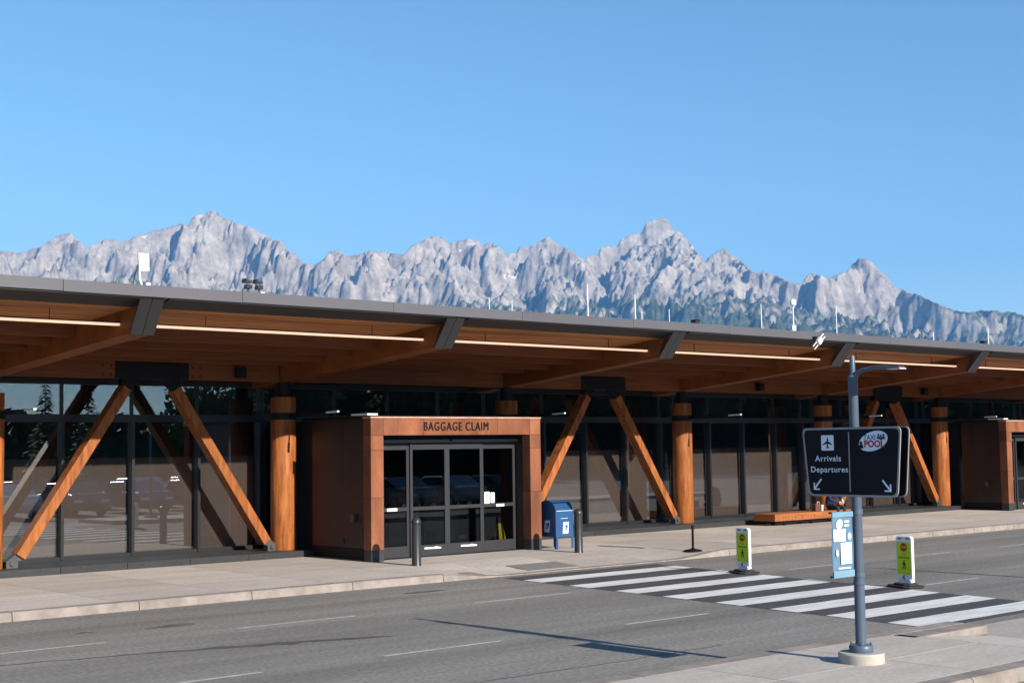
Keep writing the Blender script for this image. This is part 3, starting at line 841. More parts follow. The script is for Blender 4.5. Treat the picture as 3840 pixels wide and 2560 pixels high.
MB().box(XL, XR, 31.75, 31.8, 3.55, 4.6).build('ceiling_edge', M['interior'], term)
MB().box(XL, XL + 0.2, 31.4, 44, 0, 4.9).build('end_wall', M['corten'], term)
MB().box(XR - 0.2, XR, 31.4, 44, 0, 4.9).build('end_wall', M['corten'], term)
MB().box(XL, XR, 43.8, 44.0, 0, 4.9).build('back_wall', M['corten'], term)

# granite plinth, block by block
def plinth(xa, xb):
    x = xa
    while x < xb - 0.05:
        x2 = min(x + 1.55, xb)
        MB().box(x + 0.004, x2 - 0.004, 29.70, 31.32, 0.10, 0.30 + random.uniform(-0.002, 0.002)).build('plinth_block', M['stone'], term, bevel=0.008)
        x = x2
plinth(XL, 19.52)
plinth(24.5, 19.5 + 4 * S)
plinth(24.5 + 4 * S, XR)

# speakers under the header
def speaker_box(x, z=4.63):
    m = MB(); m.box(x - 0.13, x + 0.13, YC - 0.36, YC - 0.19, z - 0.13, z + 0.13)
    o = m.build('speaker', M['black'], term, bevel=0.02)
    MB().cyl((x, YC - 0.19, z), (x, YC - 0.15, z), 0.04, n=10).build('bracket', M['black'], o)
for x in (17.7, 37.4, 17.7 + 4 * S):
    speaker_box(x)

# ------------------------------------------------------------------ entrance vestibules
def vestibule(dx, YF, label, words):
    v = thing('entrance_vestibule', label, 'entrance', (19.24 + dx, YF, 0.15), group='rust steel entrances of the terminal')
    X0, X1 = 19.27 + dx, 24.58 + dx
    # portal of rusted plates
    for (z0, z1) in ((0.42, 1.62), (1.62, 2.72), (2.72, 3.06)):
        MB().box(X0, X0 + 0.36, YF, YF + 0.30, z0 + 0.003, z1 - 0.003).build('portal_plate', M['corten'], v, bevel=0.004)
        MB().box(X1 - 0.36, X1, YF, YF + 0.30, z0 + 0.003, z1 - 0.003).build('portal_plate', M['corten'], v, bevel=0.004)
    xs = [X0, X0 + 0.36, X0 + 1.55, X0 + 3.88, X1 - 0.36, X1]
    for a, b in zip(xs[:-1], xs[1:]):
        MB().box(a + 0.003, b - 0.003, YF, YF + 0.30, 3.063, 3.46).build('portal_plate', M['corten'], v, bevel=0.004)
    MB().box(X0 - 0.015, X1 + 0.015, YF - 0.02, YF + 0.32, 3.462, 3.50).build('portal_cap_glint', M['corten_edge'], v, bevel=0.006)
    for a in (X0, X1 - 0.36):
        MB().box(a + 0.005, a + 0.355, YF + 0.006, YF + 0.294, 0.14, 0.42).build('portal_base', M['plate'], v)
    # flanks
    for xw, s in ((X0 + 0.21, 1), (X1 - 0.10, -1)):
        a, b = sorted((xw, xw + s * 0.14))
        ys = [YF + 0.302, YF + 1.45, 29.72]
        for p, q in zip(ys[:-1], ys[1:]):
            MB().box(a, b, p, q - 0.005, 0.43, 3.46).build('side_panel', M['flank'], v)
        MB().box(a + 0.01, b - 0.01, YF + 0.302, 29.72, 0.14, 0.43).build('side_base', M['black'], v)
    MB().box(X0 + 0.10, X1 - 0.10, YF + 0.30, 30.0, 3.462, 3.53).build('vestibule_roof', M['black'], v)
    MB().box(X0 - 0.06, X0 + 0.24, YF + 0.05, YF + 0.7, 3.532, 3.575).build('roof_flashing', M['white_grey'], v)
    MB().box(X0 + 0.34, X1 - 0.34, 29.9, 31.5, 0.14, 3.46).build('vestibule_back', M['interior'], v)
    MB().box(X0 + 0.36, X1 - 0.36, YF + 0.3, 29.9, 0.10, 0.152).build('vestibule_floor', M['stone'], v)
    # doors
    YD = YF + 0.54
    xi0, xi1 = X0 + 0.36, X1 - 0.36
    MB().box(xi0, xi1, YD - 0.05, YD + 0.14, 2.97, 3.06).build('door_header', M['black'], v)
    MB().box(xi0, xi1 - 0.02, YD - 0.10, YD + 0.10, 2.885, 2.965).build('door_operator', M['fascia'], v, bevel=0.012)
    MB().cyl((X0 + 2.72, YD - 0.13, 3.0), (X0 + 2.72, YD - 0.10, 2.93), 0.04, n=10).build('door_sensor', M['black'], v)
    lw = (xi1 - xi0 - 0.06) / 4
    tags = {0: (0.28,), 3: (0.62,)}
    for k in range(4):
        a = xi0 + 0.03 + lw * k; b = a + lw
        yd = YD + (0.05 if k in (0, 3) else 0.0)
        m = MB()
        z0, z1 = 0.16, 2.86
        m.box(a, a + 0.075, yd - 0.025, yd + 0.025, z0, z1)
        m.box(b - 0.075, b, yd - 0.025, yd + 0.025, z0, z1)
        m.box(a + 0.075, b - 0.075, yd - 0.025, yd + 0.025, 2.72, z1)
        m.box(a + 0.075, b - 0.075, yd - 0.025, yd + 0.025, z0, 0.42)
        m.box(a + 0.075, b - 0.075, yd - 0.028, yd + 0.028, 1.26, 1.345)
        dl = m.build('door_leaf', M['doorframe'], v)
        MB().box(a + 0.075, b - 0.075, yd - 0.006, yd + 0.006, 1.345, 2.72).build('door_pane', M['doorglass'], dl)
        MB().box(a + 0.075, b - 0.075, yd - 0.006, yd + 0.006, 0.42, 1.26).build('door_pane', M['doorglass'], dl)
        if k == 0:
            put_on(MB().box(-0.15, 0.15, -0.034, 0.034, 0, 0.002).mesh('door_label', M['white']), 'door_label', (a + 0.62, yd - 0.029, 1.30), (1, 0, 0), (0, 0, 1), dl)
        if k == 3:
            put_on(MB().box(-0.13, 0.13, -0.03, 0.03, 0, 0.002).mesh('door_label', M['white']), 'door_label', (a + 0.62, yd - 0.029, 1.29), (1, 0, 0), (0, 0, 1), dl)
        if k in (1, 2):
            flat([([(-0.26, -0.022), (0.24, -0.030), (0.27, 0.0), (0.10, 0.028), (0.02, 0.012), (-0.24, 0.02)], 0)], 'door_label', ((a + b) / 2 + 0.1, yd - 0.0265, 0.345), (1, 0, 0), (0, 0, 1), dl, [M['white']])
        if k == 1:
            MB().cyl((b - 0.036, yd - 0.05, 1.36), (b - 0.036, yd - 0.025, 1.36), 0.022, n=10).build('door_lock', M['shoe'], dl)
        if dx == 0 and k == 3:
            flat([(rrect(-0.085, 0.085, -0.145, 0.145, 0.008, 2), 0), ([(-0.05, 0.02), (0.05, 0.02), (0.05, 0.10), (-0.05, 0.10)], 1), ([(-0.06, -0.10), (0.03, -0.10), (0.03, -0.06), (-0.06, -0.06)], 2)], 'door_poster', (a + 0.20, yd - 0.008, 1.49), (1, 0, 0), (0, 0, 1), dl, [M['white'], M['poster_blue'], M['yellow']])
            flat([(rrect(-0.065, 0.065, -0.13, 0.13, 0.008, 2), 0), (circ(0, 0.05, 0.045, 0.05), 1), ([(-0.04, -0.10), (0.04, -0.10), (0.04, -0.03), (-0.04, -0.03)], 1)], 'door_poster', (a + 0.385, yd - 0.008, 1.485), (1, 0, 0), (0, 0, 1), dl, [M['white'], M['poster_blue']])
    MB().box(xi1 - 0.001, xi1 + 0.2, YF + 0.30, YD + 0.2, 0.14, 3.06).build('inner_jamb', M['flank'], v)
    if words:
        t = text_mesh('BAGGAGE CLAIM', 0.292, M['black'], 0.012, bold=-0.001, xs=0.80, spacing=1.16)
        put_on(t, 'lettering', (X0 + 2.55, YF - 0.014, 3.262), (1, 0, 0), (0, 0, 1), v)
    # small fittings on the flank
    xw = X0 + 0.21
    MB().box(xw - 0.09, xw, YF + 0.89, YF + 1.03, 1.04, 1.22).build('wall_socket', M['shoe'], v, bevel=0.01)
    MB().box(xw - 0.03, xw, YF + 1.41, YF + 1.55, 0.52, 0.64).build('hose_tap', M['plate'], v, bevel=0.01)
    return v
v1 = vestibule(0.0, 26.95, 'rust steel entrance portal lettered BAGGAGE CLAIM with grey glass doors beside the blue mailbox', True)
v2 = vestibule(4 * S, 27.72, 'farther rust steel entrance portal at the right edge beyond the wooden bench', False)
# ------------------------------------------------------------------ lamp post with signs
PX_, PY_ = 14.34, 10.14
def lamp_post(x, y, label):
    t = thing('street_lamp', label, 'street lamp', (x, y, 0.15), group='lamp posts on the traffic island')
    MB().lathe((x, y, 0.10), [(0.262, 0.0), (0.27, 0.02), (0.27, 0.155), (0.258, 0.17)], 36).build('footing', M['footing'], t, smooth=True)
    MB().lathe((x, y, 0.268), [(0.138, 0.0), (0.142, 0.01), (0.142, 0.07), (0.132, 0.085), (0.08, 0.10)], 30).build('base_cover', M['blue_grey'], t, smooth=True)
    MB().lathe((x, y, 0), [(0.064, 0.34), (0.056, 3.38), (0.058, 3.385), (0.058, 3.53), (0.038, 3.55)], 24).build('pole', M['blue_grey'], t, smooth=True)
    for z in (1.065, 1.17):
        MB().lathe((x, y, z), [(0.072, 0), (0.072, 0.035)], 24).build('pole_ring', M['blue_grey'], t, smooth=True)
    for k in range(4):
        a = 0.6 + 1.57 * k
        MB().cyl((x + 0.112 * math.cos(a), y + 0.112 * math.sin(a), 0.35), (x + 0.112 * math.cos(a), y + 0.112 * math.sin(a), 0.385), 0.012, n=8).build('anchor_bolt', M['shoe'], t)
    MB().lathe((x, y, 0), [(0.033, 3.54), (0.033, 3.76), (0.024, 3.785)], 18).build('pole_tip', M['blue_grey'], t, smooth=True)
    pts = [(x, y - 0.03, 3.52), (x, y - 0.07, 3.575), (x, y - 0.14, 3.602), (x, y - 0.24, 3.615), (x, y - 0.31, 3.622)]
    MB().tube(pts, [0.034, 0.030, 0.026, 0.023, 0.022], 10).build('lamp_arm', M['blue_grey'], t, smooth=True)
    lh = MB().prism([(x - 0.07, y - 0.28, 3.608), (x - 0.07, y - 0.28, 3.640), (x - 0.07, y - 0.42, 3.645), (x - 0.07, y - 0.68, 3.622), (x - 0.07, y - 0.70, 3.602), (x - 0.07, y - 0.46, 3.598)], (0.14, 0, 0)).build('lamp_head', M['blue_grey'], t, bevel=0.012)
    MB().box(x - 0.065, x + 0.065, y - 0.702, y - 0.53, 3.590, 3.600).build('lens', M['white_grey'], lh)
    return t
lp = lamp_post(PX_, PY_, 'blue grey steel lamp post on a round concrete footing carrying the black direction sign')
lp2 = lamp_post(26.85, PY_, 'blue grey lamp post beyond the right edge casting a thin shadow across the road')

sg = thing('direction_sign', 'black double road sign with airplane symbol reading Arrivals Departures on the lamp post', 'sign', (PX_ - 0.14, PY_, 2.1))
def sign_outline(x):
    """rounded trapezoid in the Y-Z plane, wide at the top"""
    c = [(10.84, 2.925), (9.43, 2.925), (9.50, 2.10), (10.76, 2.10)]
    pts = []
    for i in range(4):
        p0, p1, p2 = Vector(c[i - 1]), Vector(c[i]), Vector(c[(i + 1) % 4])
        a = p1 + (p0 - p1).normalized() * 0.075; b = p1 + (p2 - p1).normalized() * 0.075
        for k in range(7):
            t = k / 6
            q = a * (1 - t) ** 2 + p1 * 2 * t * (1 - t) + b * t * t
            pts.append((x, q.x, q.y))
    return pts
def shrink(pts, d):
    c = Vector((0, sum(p[1] for p in pts) / len(pts), sum(p[2] for p in pts) / len(pts)))
    out = []
    for x, y, z in pts:
        out.append((x, c.y + (y - c.y) * (1 - d / 0.68), c.z + (z - c.z) * (1 - d / 0.41)))
    return out
XF = PX_ - 0.095
brd = MB().prism(sign_outline(XF), (0.014, 0, 0)).build('sign_board', M['sign_edge'], sg)
MB().prism(shrink(sign_outline(XF - 0.002), 0.024), (0.002, 0, 0)).build('sign_face', M['sign_black'], brd)
bk = MB().prism(sign_outline(PX_ + 0.078), (0.014, 0, 0)).build('sign_board', M['sign_edge'], sg)
MB().prism(shrink(sign_outline(PX_ + 0.0925), 0.024), (0.002, 0, 0)).build('sign_face', M['sign_black'], bk)
MB().prism(shrink(sign_outline(XF + 0.0141), 0.012), (0.002, 0, 0)).build('sign_back', M['sign_black'], brd)
MB().prism(shrink(sign_outline(PX_ + 0.0755), 0.012), (0.002, 0, 0)).build('sign_back', M['sign_black'], bk)
m = MB()
for z in (2.28, 2.75):
    m.box(PX_ - 0.08, PX_ + 0.077, PY_ - 0.09, PY_ - 0.065, z - 0.03, z + 0.03); m.box(PX_ - 0.08, PX_ + 0.077, PY_ + 0.065, PY_ + 0.09, z - 0.03, z + 0.03)
m.build('clamp', M['black'], sg)
RT, UPV = (0, -1, 0), (0, 0, 1)
sp = lambda u, z, d=0.0: (XF - 0.0025 - d, 10.78 - u, z)
plane_poly = [(0, 0.070), (0.010, 0.055), (0.010, 0.020), (0.066, -0.014), (0.066, -0.028), (0.010, -0.010), (0.008, -0.045), (0.024, -0.058), (0.024, -0.068), (0, -0.060)]
plane_poly = plane_poly + [(-a, b) for a, b in plane_poly[::-1][1:-1]]
ic = flat([(rrect(-0.091, 0.091, -0.092, 0.092, 0.014), 0)], 'airplane_symbol', sp(0.316, 2.743), RT, UPV, sg, [M['sign_white']])
flat([([(a, b) for a, b in plane_poly], 0)], 'airplane', sp(0.316, 2.743, 0.0014), RT, UPV, ic, [M['sign_black']])
put_on(text_mesh('Arrivals', 0.098, M['sign_white'], 0.0008, bold=0.0012, xs=1.06, spacing=1.14), 'lettering', sp(0.318, 2.552), RT, UPV, sg)
put_on(text_mesh('Departures', 0.098, M['sign_white'], 0.0008, bold=0.0012, xs=1.06, spacing=1.14), 'lettering', sp(0.330, 2.420), RT, UPV, sg)
def arrow(u, z, sgn, s=0.062):
    d = [([(sgn * -s, s * 1.05), (sgn * -s * 0.72, s * 1.05 + 0.012), (sgn * s * 0.95, -s * 0.62), (sgn * s * 0.66, -s * 0.86)], 0),
         ([(sgn * s * 0.72, -s), (sgn * s, -s), (sgn * s, s * 0.42), (sgn * s * 0.72, s * 0.42)], 0),
         ([(sgn * -s * 0.42, -s), (sgn * s * 0.9, -s), (sgn * s * 0.9, -s * 0.72), (sgn * -s * 0.42, -s * 0.72)], 0)]
    flat([(p if sgn > 0 else p[::-1], k) for p, k in d], 'arrow', sp(u, z), RT, UPV, sg, [M['sign_white']])
arrow(0.158, 2.238, -1); arrow(1.132, 2.228, 1)
flat([([(-0.008, -0.355), (0.008, -0.355), (0.008, 0.355), (-0.008, 0.355)], 0)], 'divider_line', sp(0.625, 2.512), RT, UPV, sg, [M['sign_edge']])
ov = flat([(circ(0, 0, 0.205, 0.112, 40, R(15)), 0)], 'oval_logo', sp(0.968, 2.757), RT, UPV, sg, [M['sign_white']])
def on_oval(mesh, u, z, d):
    o = put_on(mesh, 'lettering', sp(0.968 + u, 2.757 + z, d), RT, UPV, ov)
on_oval(text_mesh('TAXI', 0.082, M['sign_blue'], 0.0006, bold=0.0012, xs=0.92), -0.048, 0.040, 0.0024)
on_oval(text_mesh('POOL', 0.108, M['sign_red'], 0.0006, bold=0.0045, xs=0.98), 0.012, -0.036, 0.0022)
pp = []
for (a, b) in ((0.075, 0.072), (0.108, 0.060), (0.145, 0.068)):
    pp.append((circ(a, b, 0.0125, 0.014, 12), 0)); pp.append(([(a - 0.022, b - 0.046), (a + 0.022, b - 0.046), (a + 0.015, b - 0.016), (a - 0.015, b - 0.016)], 0))
o = flat(pp, 'people_symbol', sp(0.968, 2.757, 0.0016), RT, UPV, ov, [M['ink']])
o = flat([(circ(-0.172, -0.022, 0.02, 0.02, 12), 0), ([(-0.205, -0.085), (-0.135, -0.085), (-0.145, -0.04), (-0.19, -0.04)], 0)], 'person_symbol', sp(0.968, 2.757, 0.0016), RT, UPV, ov, [M['sign_black']])

bn = thing('banner', 'pale blue hanging banner with white panels on the left side of the lamp post', 'banner', (PX_ - 0.3, PY_, 1.17))
bx0, bx1, bz0, bz1, by = 13.81, 14.215, 1.175, 1.935, PY_ - 0.02
m = MB(); k = 14; vs = []
for j in range(k + 1):
    for i in range(7):
        a = i / 6; b = j / k
        vs.append((bx0 + (bx1 - bx0) * a, by + 0.007 * math.sin(a * 3.0 + b * 5) * math.sin(math.pi * b), bz0 + (bz1 - bz0) * b))
m.add(vs, [(j * 7 + i, j * 7 + i + 1, j * 7 + i + 8, j * 7 + i + 7) for j in range(k) for i in range(6)])
cl = m.build('cloth', M['banner'], bn, smooth=True)
sm = cl.modifiers.new('solid', 'SOLIDIFY'); sm.thickness = 0.004
for z in (bz1 - 0.008, bz0 + 0.01):
    MB().cyl((bx0 - 0.03, by + 0.012, z), (PX_ - 0.05, by + 0.012, z), 0.012, n=10).build('rod', M['black'], bn)
    MB().lathe((PX_, PY_, z - 0.035), [(0.070, 0), (0.070, 0.06)], 22).build('pole_clamp', M['blue_grey'], bn, smooth=True)
BW, BH = bx1 - bx0, bz1 - bz0
def bpos(u, v): return (bx0 + u * BW, by - 0.011, bz1 - v * BH)
flat([([(-BW / 2, -0.03), (BW / 2, -0.03), (BW / 2, 0.03), (-BW / 2, 0.03)], 0)], 'hem', bpos(0.5, 0.045), (1, 0, 0), UPV, bn, [M['banner_pale']])
flat([([(-BW / 2, -0.04), (BW / 2, -0.04), (BW / 2, 0.04), (-BW / 2, 0.04)], 0)], 'hem', bpos(0.5, 0.955), (1, 0, 0), UPV, bn, [M['banner_pale']])
flat([(circ(0, 0, 0.066, 0.052, 24, R(25)), 0)], 'round_logo', bpos(0.33, 0.19), (1, 0, 0), UPV, bn, [M['white']])
flat([([(-0.048, 0.012), (0.044, 0.012), (0.048, 0.034), (-0.044, 0.034)], 0), ([(-0.048, -0.034), (0.040, -0.034), (0.044, -0.012), (-0.046, -0.012)], 0)], 'print_lines', bpos(0.68, 0.185), (1, 0, 0), UPV, bn, [M['white']])
flat([([(-0.118, -0.070), (0.112, -0.070), (0.118, 0.072), (-0.118, 0.070)], 0)], 'white_panel', bpos(0.32, 0.36), (1, 0, 0), UPV, bn, [M['white']])
flat([(circ(0, 0, 0.05, 0.058, 20), 0), (circ(0.0, 0.0, 0.03, 0.036, 16), 1)], 'pale_emblem', bpos(0.80, 0.385), (1, 0, 0), UPV, bn, [M['banner_pale'], M['white_grey']])
flat([([(-0.105, -0.125), (0.105, -0.122), (0.105, 0.125), (-0.105, 0.122)], 0)], 'white_panel', bpos(0.62, 0.64), (1, 0, 0), UPV, bn, [M['white']])
flat([(circ(0, 0, 0.024, 0.042, 16), 0)], 'small_mark', bpos(0.19, 0.63), (1, 0, 0), UPV, bn, [M['white_grey']])
flat([([(-0.12 + 0.062 * i, -0.009), (-0.12 + 0.062 * i + 0.054, -0.009), (-0.12 + 0.062 * i + 0.054, 0.009), (-0.12 + 0.062 * i, 0.009)], 0) for i in range(4)], 'print_line', bpos(0.52, 0.865), (1, 0, 0), UPV, bn, [M['white']])

# ------------------------------------------------------------------ bollards
def bollard(x, y, label):
    t = thing('bollard', label, 'bollard', (x, y, 0.15), group='grey bollards before the entrance')
    MB().lathe((x, y, 0.15), [(0.112, 0.0), (0.104, 0.02), (0.102, 0.90), (0.102, 0.905)], 28).build('post', M['bollard'], t, smooth=True)
    MB().lathe((x, y, 0.15), [(0.09, 0.905), (0.09, 0.925), (0.112, 0.93), (0.112, 0.965), (0.104, 0.995), (0.084, 1.035), (0.052, 1.06), (0.018, 1.072)], 28).build('cap', M['bollard'], t, smooth=True)
bollard(19.43, 25.46, 'round capped dark grey bollard in front of the left entrance doors')
bollard(24.42, 25.44, 'round capped dark grey bollard standing just right of the blue mailbox')

# ------------------------------------------------------------------ mailbox
mx, my = 25.09, 26.98
mbx = thing('mailbox', 'blue street mailbox with rounded top and white eagle decals beside the entrance', 'mailbox', (mx, my, 0.15))
hw, hd = 0.30, 0.34
prof = [(-hd, 0.455), (-hd, 1.11)]
for k in range(13):
    t = R(180 - 15 * k) if False else R(180 - 180 * k / 12)
    prof.append((hd * math.cos(t), 1.11 + 0.27 * math.sin(t)))
prof += [(hd, 0.455)]
for s in (-1, 1):
    sd = MB().prism([(mx + s * hw - (0.012 if s > 0 else -0.0), my + a, b) for a, b in prof], (0.012 if s > 0 else -0.012, 0, 0)).build('side_panel', M['mail_blue'], mbx)
    m = MB(); n_ = Vector((s, 0, 0))
    right = (0, -s, 0) if s < 0 else (0, 1, 0)
    right = (0, -1, 0) if s < 0 else (0, 1, 0)
    dec = [([(-0.10, -0.15), (0.10, -0.15), (0.13, 0.15), (-0.07, 0.15)], 0), ([(-0.075, 0.04), (0.10, 0.11), (0.09, 0.0), (0.04, -0.02), (0.0, 0.03)], 1), ([(-0.06, -0.05), (0.02, 0.0), (0.07, -0.05), (0.0, -0.06)], 1)]
    flat(dec, 'eagle_decal', (mx + s * (hw + 0.0125), my, 0.72), right, UPV, sd, [M['white_grey'], M['logo_blue']])
fr_ = MB().box(mx - hw + 0.001, mx + hw - 0.001, my - hd + 0.002, my - hd + 0.016, 0.455, 1.10).build('front_panel', M['mail_blue'], mbx)
flat([([(-0.10, -0.145), (0.09, -0.145), (0.115, 0.145), (-0.07, 0.145)], 0), ([(-0.065, 0.03), (0.085, 0.10), (0.075, -0.01), (0.03, -0.03), (0.0, 0.02)], 1), ([(-0.05, -0.06), (0.02, -0.01), (0.06, -0.05), (0.0, -0.07)], 1)], 'eagle_decal', (mx + 0.03, my - hd + 0.0015, 0.68), (1, 0, 0), UPV, fr_, [M['white'], M['logo_blue']])
flat([([(-0.12, -0.01), (0.12, -0.01), (0.12, 0.01), (-0.12, 0.01)], 0)], 'notice_strip', (mx - 0.01, my - hd + 0.0015, 0.92), (1, 0, 0), UPV, fr_, [M['poster_blue']])
MB().box(mx - hw + 0.001, mx + hw - 0.001, my + hd - 0.016, my + hd - 0.002, 0.455, 1.10).build('back_panel', M['mail_blue'], mbx)
MB().box(mx - hw + 0.001, mx + hw - 0.001, my - hd + 0.017, my + hd - 0.017, 0.455, 0.475).build('floor_panel', M['mail_blue'], mbx)
hood = MB()
arc = [(hd * 0.985 * math.cos(R(q)), 1.11 + 0.262 * math.sin(R(q))) for q in range(0, 121, 10)]
for k in range(len(arc) - 1):
    a, b = arc[k], arc[k + 1]
    hood.prism([(mx - hw, my + a[0], a[1]), (mx - hw, my + b[0], b[1]), (mx - hw, my + b[0] * 0.96, b[1] - 0.012), (mx - hw, my + a[0] * 0.96, a[1] - 0.012)], (2 * hw, 0, 0))
hood.build('hood', M['mail_blue'], mbx, smooth=True)
MB().prism([(mx - hw + 0.02, my - hd + 0.03, 1.13), (mx - hw + 0.02, my - 0.10, 1.30), (mx - hw + 0.02, my - 0.08, 1.29), (mx - hw + 0.02, my - hd + 0.05, 1.12)], (2 * hw - 0.04, 0, 0)).build('chute_door', M['mail_blue'], mbx)
MB().prism([(mx - hw + 0.02, my - hd - 0.005, 1.105), (mx + hw - 0.02, my - hd - 0.005, 1.105), (mx + hw - 0.02, my - hd + 0.06, 1.105), (mx - hw + 0.02, my - hd + 0.06, 1.105)], (0, 0, 0.012)).build('pull_handle', M['white_grey'], mbx)
for a in (-1, 1):
    for b in (-1, 1):
        m = MB(); x0 = mx + a * (hw - 0.03); y0 = my + b * (hd - 0.03)
        m.box(x0 - 0.036, x0 + 0.036, y0 + b * 0.024 - 0.006, y0 + b * 0.024 + 0.006, 0.15, 0.46)
        m.box(x0 + a * 0.024 - 0.006, x0 + a * 0.024 + 0.006, y0 - 0.036, y0 + 0.036, 0.15, 0.46)
        m.build('leg', M['mail_blue'], mbx)

# ------------------------------------------------------------------ pedestrian boards on the crossing
def ped_board(x, y, label):
    t = thing('crossing_sign', label, 'road sign', (x, y, 0.008), group='yellow pedestrian boards on the crosswalk')
    ca, sa = math.cos(R(-22)), math.sin(R(-22))
    def rb(px, py): return (x + 0.02 + px * ca - py * sa, y + 0.02 + px * sa + py * ca)
    for (a, b, z0, z1) in ((0.24, 0.34, 0.008, 0.042), (0.16, 0.24, 0.042, 0.08)):
        pts = [rb(*p) for p in ((-a, -b + 0.08), (-a + 0.08, -b), (a - 0.08, -b), (a, -b + 0.08), (a, b - 0.08), (a - 0.08, b), (-a + 0.08, b), (-a, b - 0.08))]
        MB().prism([(p, q, z0) for p, q in pts], (0, 0, z1 - z0)).build('rubber_base', M['rubber'], t, bevel=0.01)
    out = [(yy, zz) for yy, zz in rrect(-0.175, 0.175, 0.13, 0.965, 0.06)]
    pn = MB().prism([(x - 0.04, y + a, b) for a, b in out], (0.08, 0, 0)).build('panel', M['white_grey'], t, bevel=0.012)
    MB().prism([(x - 0.03, y - 0.11, 0.08), (x - 0.03, y + 0.11, 0.08), (x - 0.03, y + 0.14, 0.14), (x - 0.03, y - 0.14, 0.14)], (0.06, 0, 0)).build('stem', M['white_grey'], t)
    MB().cyl((x - 0.06, y - 0.12, 0.12), (x + 0.06, y - 0.12, 0.12), 0.035, n=14).build('wheel', M['white'], t)
    for yy in (-0.085, 0.085):
        flat([(circ(0, 0, 0.045, 0.02, 14), 0)], 'hand_hole', (x - 0.0405, y + yy, 0.918), RT, UPV, pn, [M['joint']])
    flat([(circ(0, 0, 0.05, 0.045, 16), 0), (circ(0.028, 0, 0.02, 0.035, 12), 1)], 'carry_hole', (x - 0.0405, y, 0.192), RT, UPV, pn, [M['joint'], M['white']])  # flat oval for the hole, with a white highlight painted on it
    lm = flat([(rrect(-0.155, 0.155, -0.305, 0.305, 0.01), 0)], 'lime_face', (x - 0.0405, y, 0.55), RT, UPV, pn, [M['lime']])
    oc = [(0.078 * math.cos(R(22.5 + 45 * k)), 0.082 * math.sin(R(22.5 + 45 * k))) for k in range(8)]
    stp = flat([(oc, 0)], 'stop_octagon', (x - 0.0425, y, 0.755), RT, UPV, t, [M['stop_red']])
    put_on(text_mesh('STOP', 0.058, M['lime'], 0.0006, bold=0.001, xs=0.8), 'lettering', (x - 0.0445, y, 0.755), RT, UPV, t)
    put_on(text_mesh('FOR', 0.045, M['ink'], 0.0006, xs=0.85), 'lettering', (x - 0.0425, y, 0.625), RT, UPV, t)
    put_on(text_mesh('PEDESTRIANS', 0.048, M['ink'], 0.0006, bold=0.0008, xs=0.80), 'lettering', (x - 0.0425, y, 0.558), RT, UPV, t)
    man = [(circ(0.0, 0.078, 0.016, 0.018, 12), 0), ([(-0.02, 0.052), (0.016, 0.056), (0.022, 0.0), (-0.016, -0.004)], 0),
           ([(-0.016, 0.0), (0.004, 0.0), (-0.026, -0.088), (-0.044, -0.084)], 0), ([(0.0, 0.0), (0.022, 0.0), (0.040, -0.086), (0.022, -0.090)], 0),
           ([(-0.02, 0.05), (-0.010, 0.040), (-0.036, -0.002), (-0.044, 0.004)], 0), ([(0.012, 0.052), (0.020, 0.044), (0.042, 0.010), (0.034, 0.004)], 0)]
    flat(man, 'walking_figure', (x - 0.0425, y, 0.425), RT, UPV, t, [M['ink']])
ped_board(23.86, 19.78, 'yellow pedestrian sign board on the crosswalk nearer the terminal pavement')
ped_board(23.50, 15.56, 'yellow pedestrian sign board on the crosswalk right of the lamp post')

# ------------------------------------------------------------------ stanchion
t = thing('stanchion', 'short black stanchion post on a round base near the pavement kerb', 'stanchion', (26.78, 23.81, 0.15))
zz = walk_z(26.78, 23.81)
MB().lathe((26.78, 23.81, zz), [(0.23, 0), (0.23, 0.02), (0.20, 0.035), (0.06, 0.06), (0.035, 0.08)], 28).build('base', M['black'], t, smooth=True)
MB().lathe((26.78, 23.81, zz), [(0.03, 0.07), (0.03, 0.58), (0.035, 0.59), (0.035, 0.63), (0.02, 0.64)], 16).build('post', M['black'], t, smooth=True)

# ------------------------------------------------------------------ bench, bag, cup, person
bt_ = thing('timber_bench', 'long thick orange timber bench by the terminal windows under the black sign', 'bench', (38.2, 28.8, 0.15))
sb = MB().box(35.95, 40.6, 28.50, 29.36, 0.295, 0.525).build('seat', M['bench'], bt_, bevel=0.012)
m = MB()
for k in range(26):
    a = 36.13 + k * 0.165
    if k in (8, 13, 19): continue
    hgt = 0.055 + 0.02 * ((k * 7) % 3) / 2
    m.box(a, a + 0.035 + 0.03 * (k % 2), 28.497, 28.5, 0.40 - hgt, 0.40 + hgt * 0.6)
    if k % 3: m.box(a + 0.05, a + 0.075, 28.497, 28.5, 0.40 - hgt * 0.3, 0.40 + hgt * 0.6)
o = m.build('carving', M['bench_cut'], sb); o['kind'] = 'stuff'
MB().box(36.2, 40.4, 28.62, 28.76, 0.22, 0.294).build('frame', M['black'], bt_)
MB().box(36.2, 40.4, 29.08, 29.22, 0.22, 0.294).build('frame', M['black'], bt_)
for x in (36.6, 38.0, 39.6):
    for y in (28.64, 29.10):
        MB().box(x, x + 0.07, y, y + 0.10, 0.15, 0.22).build('leg', M['black'], bt_)

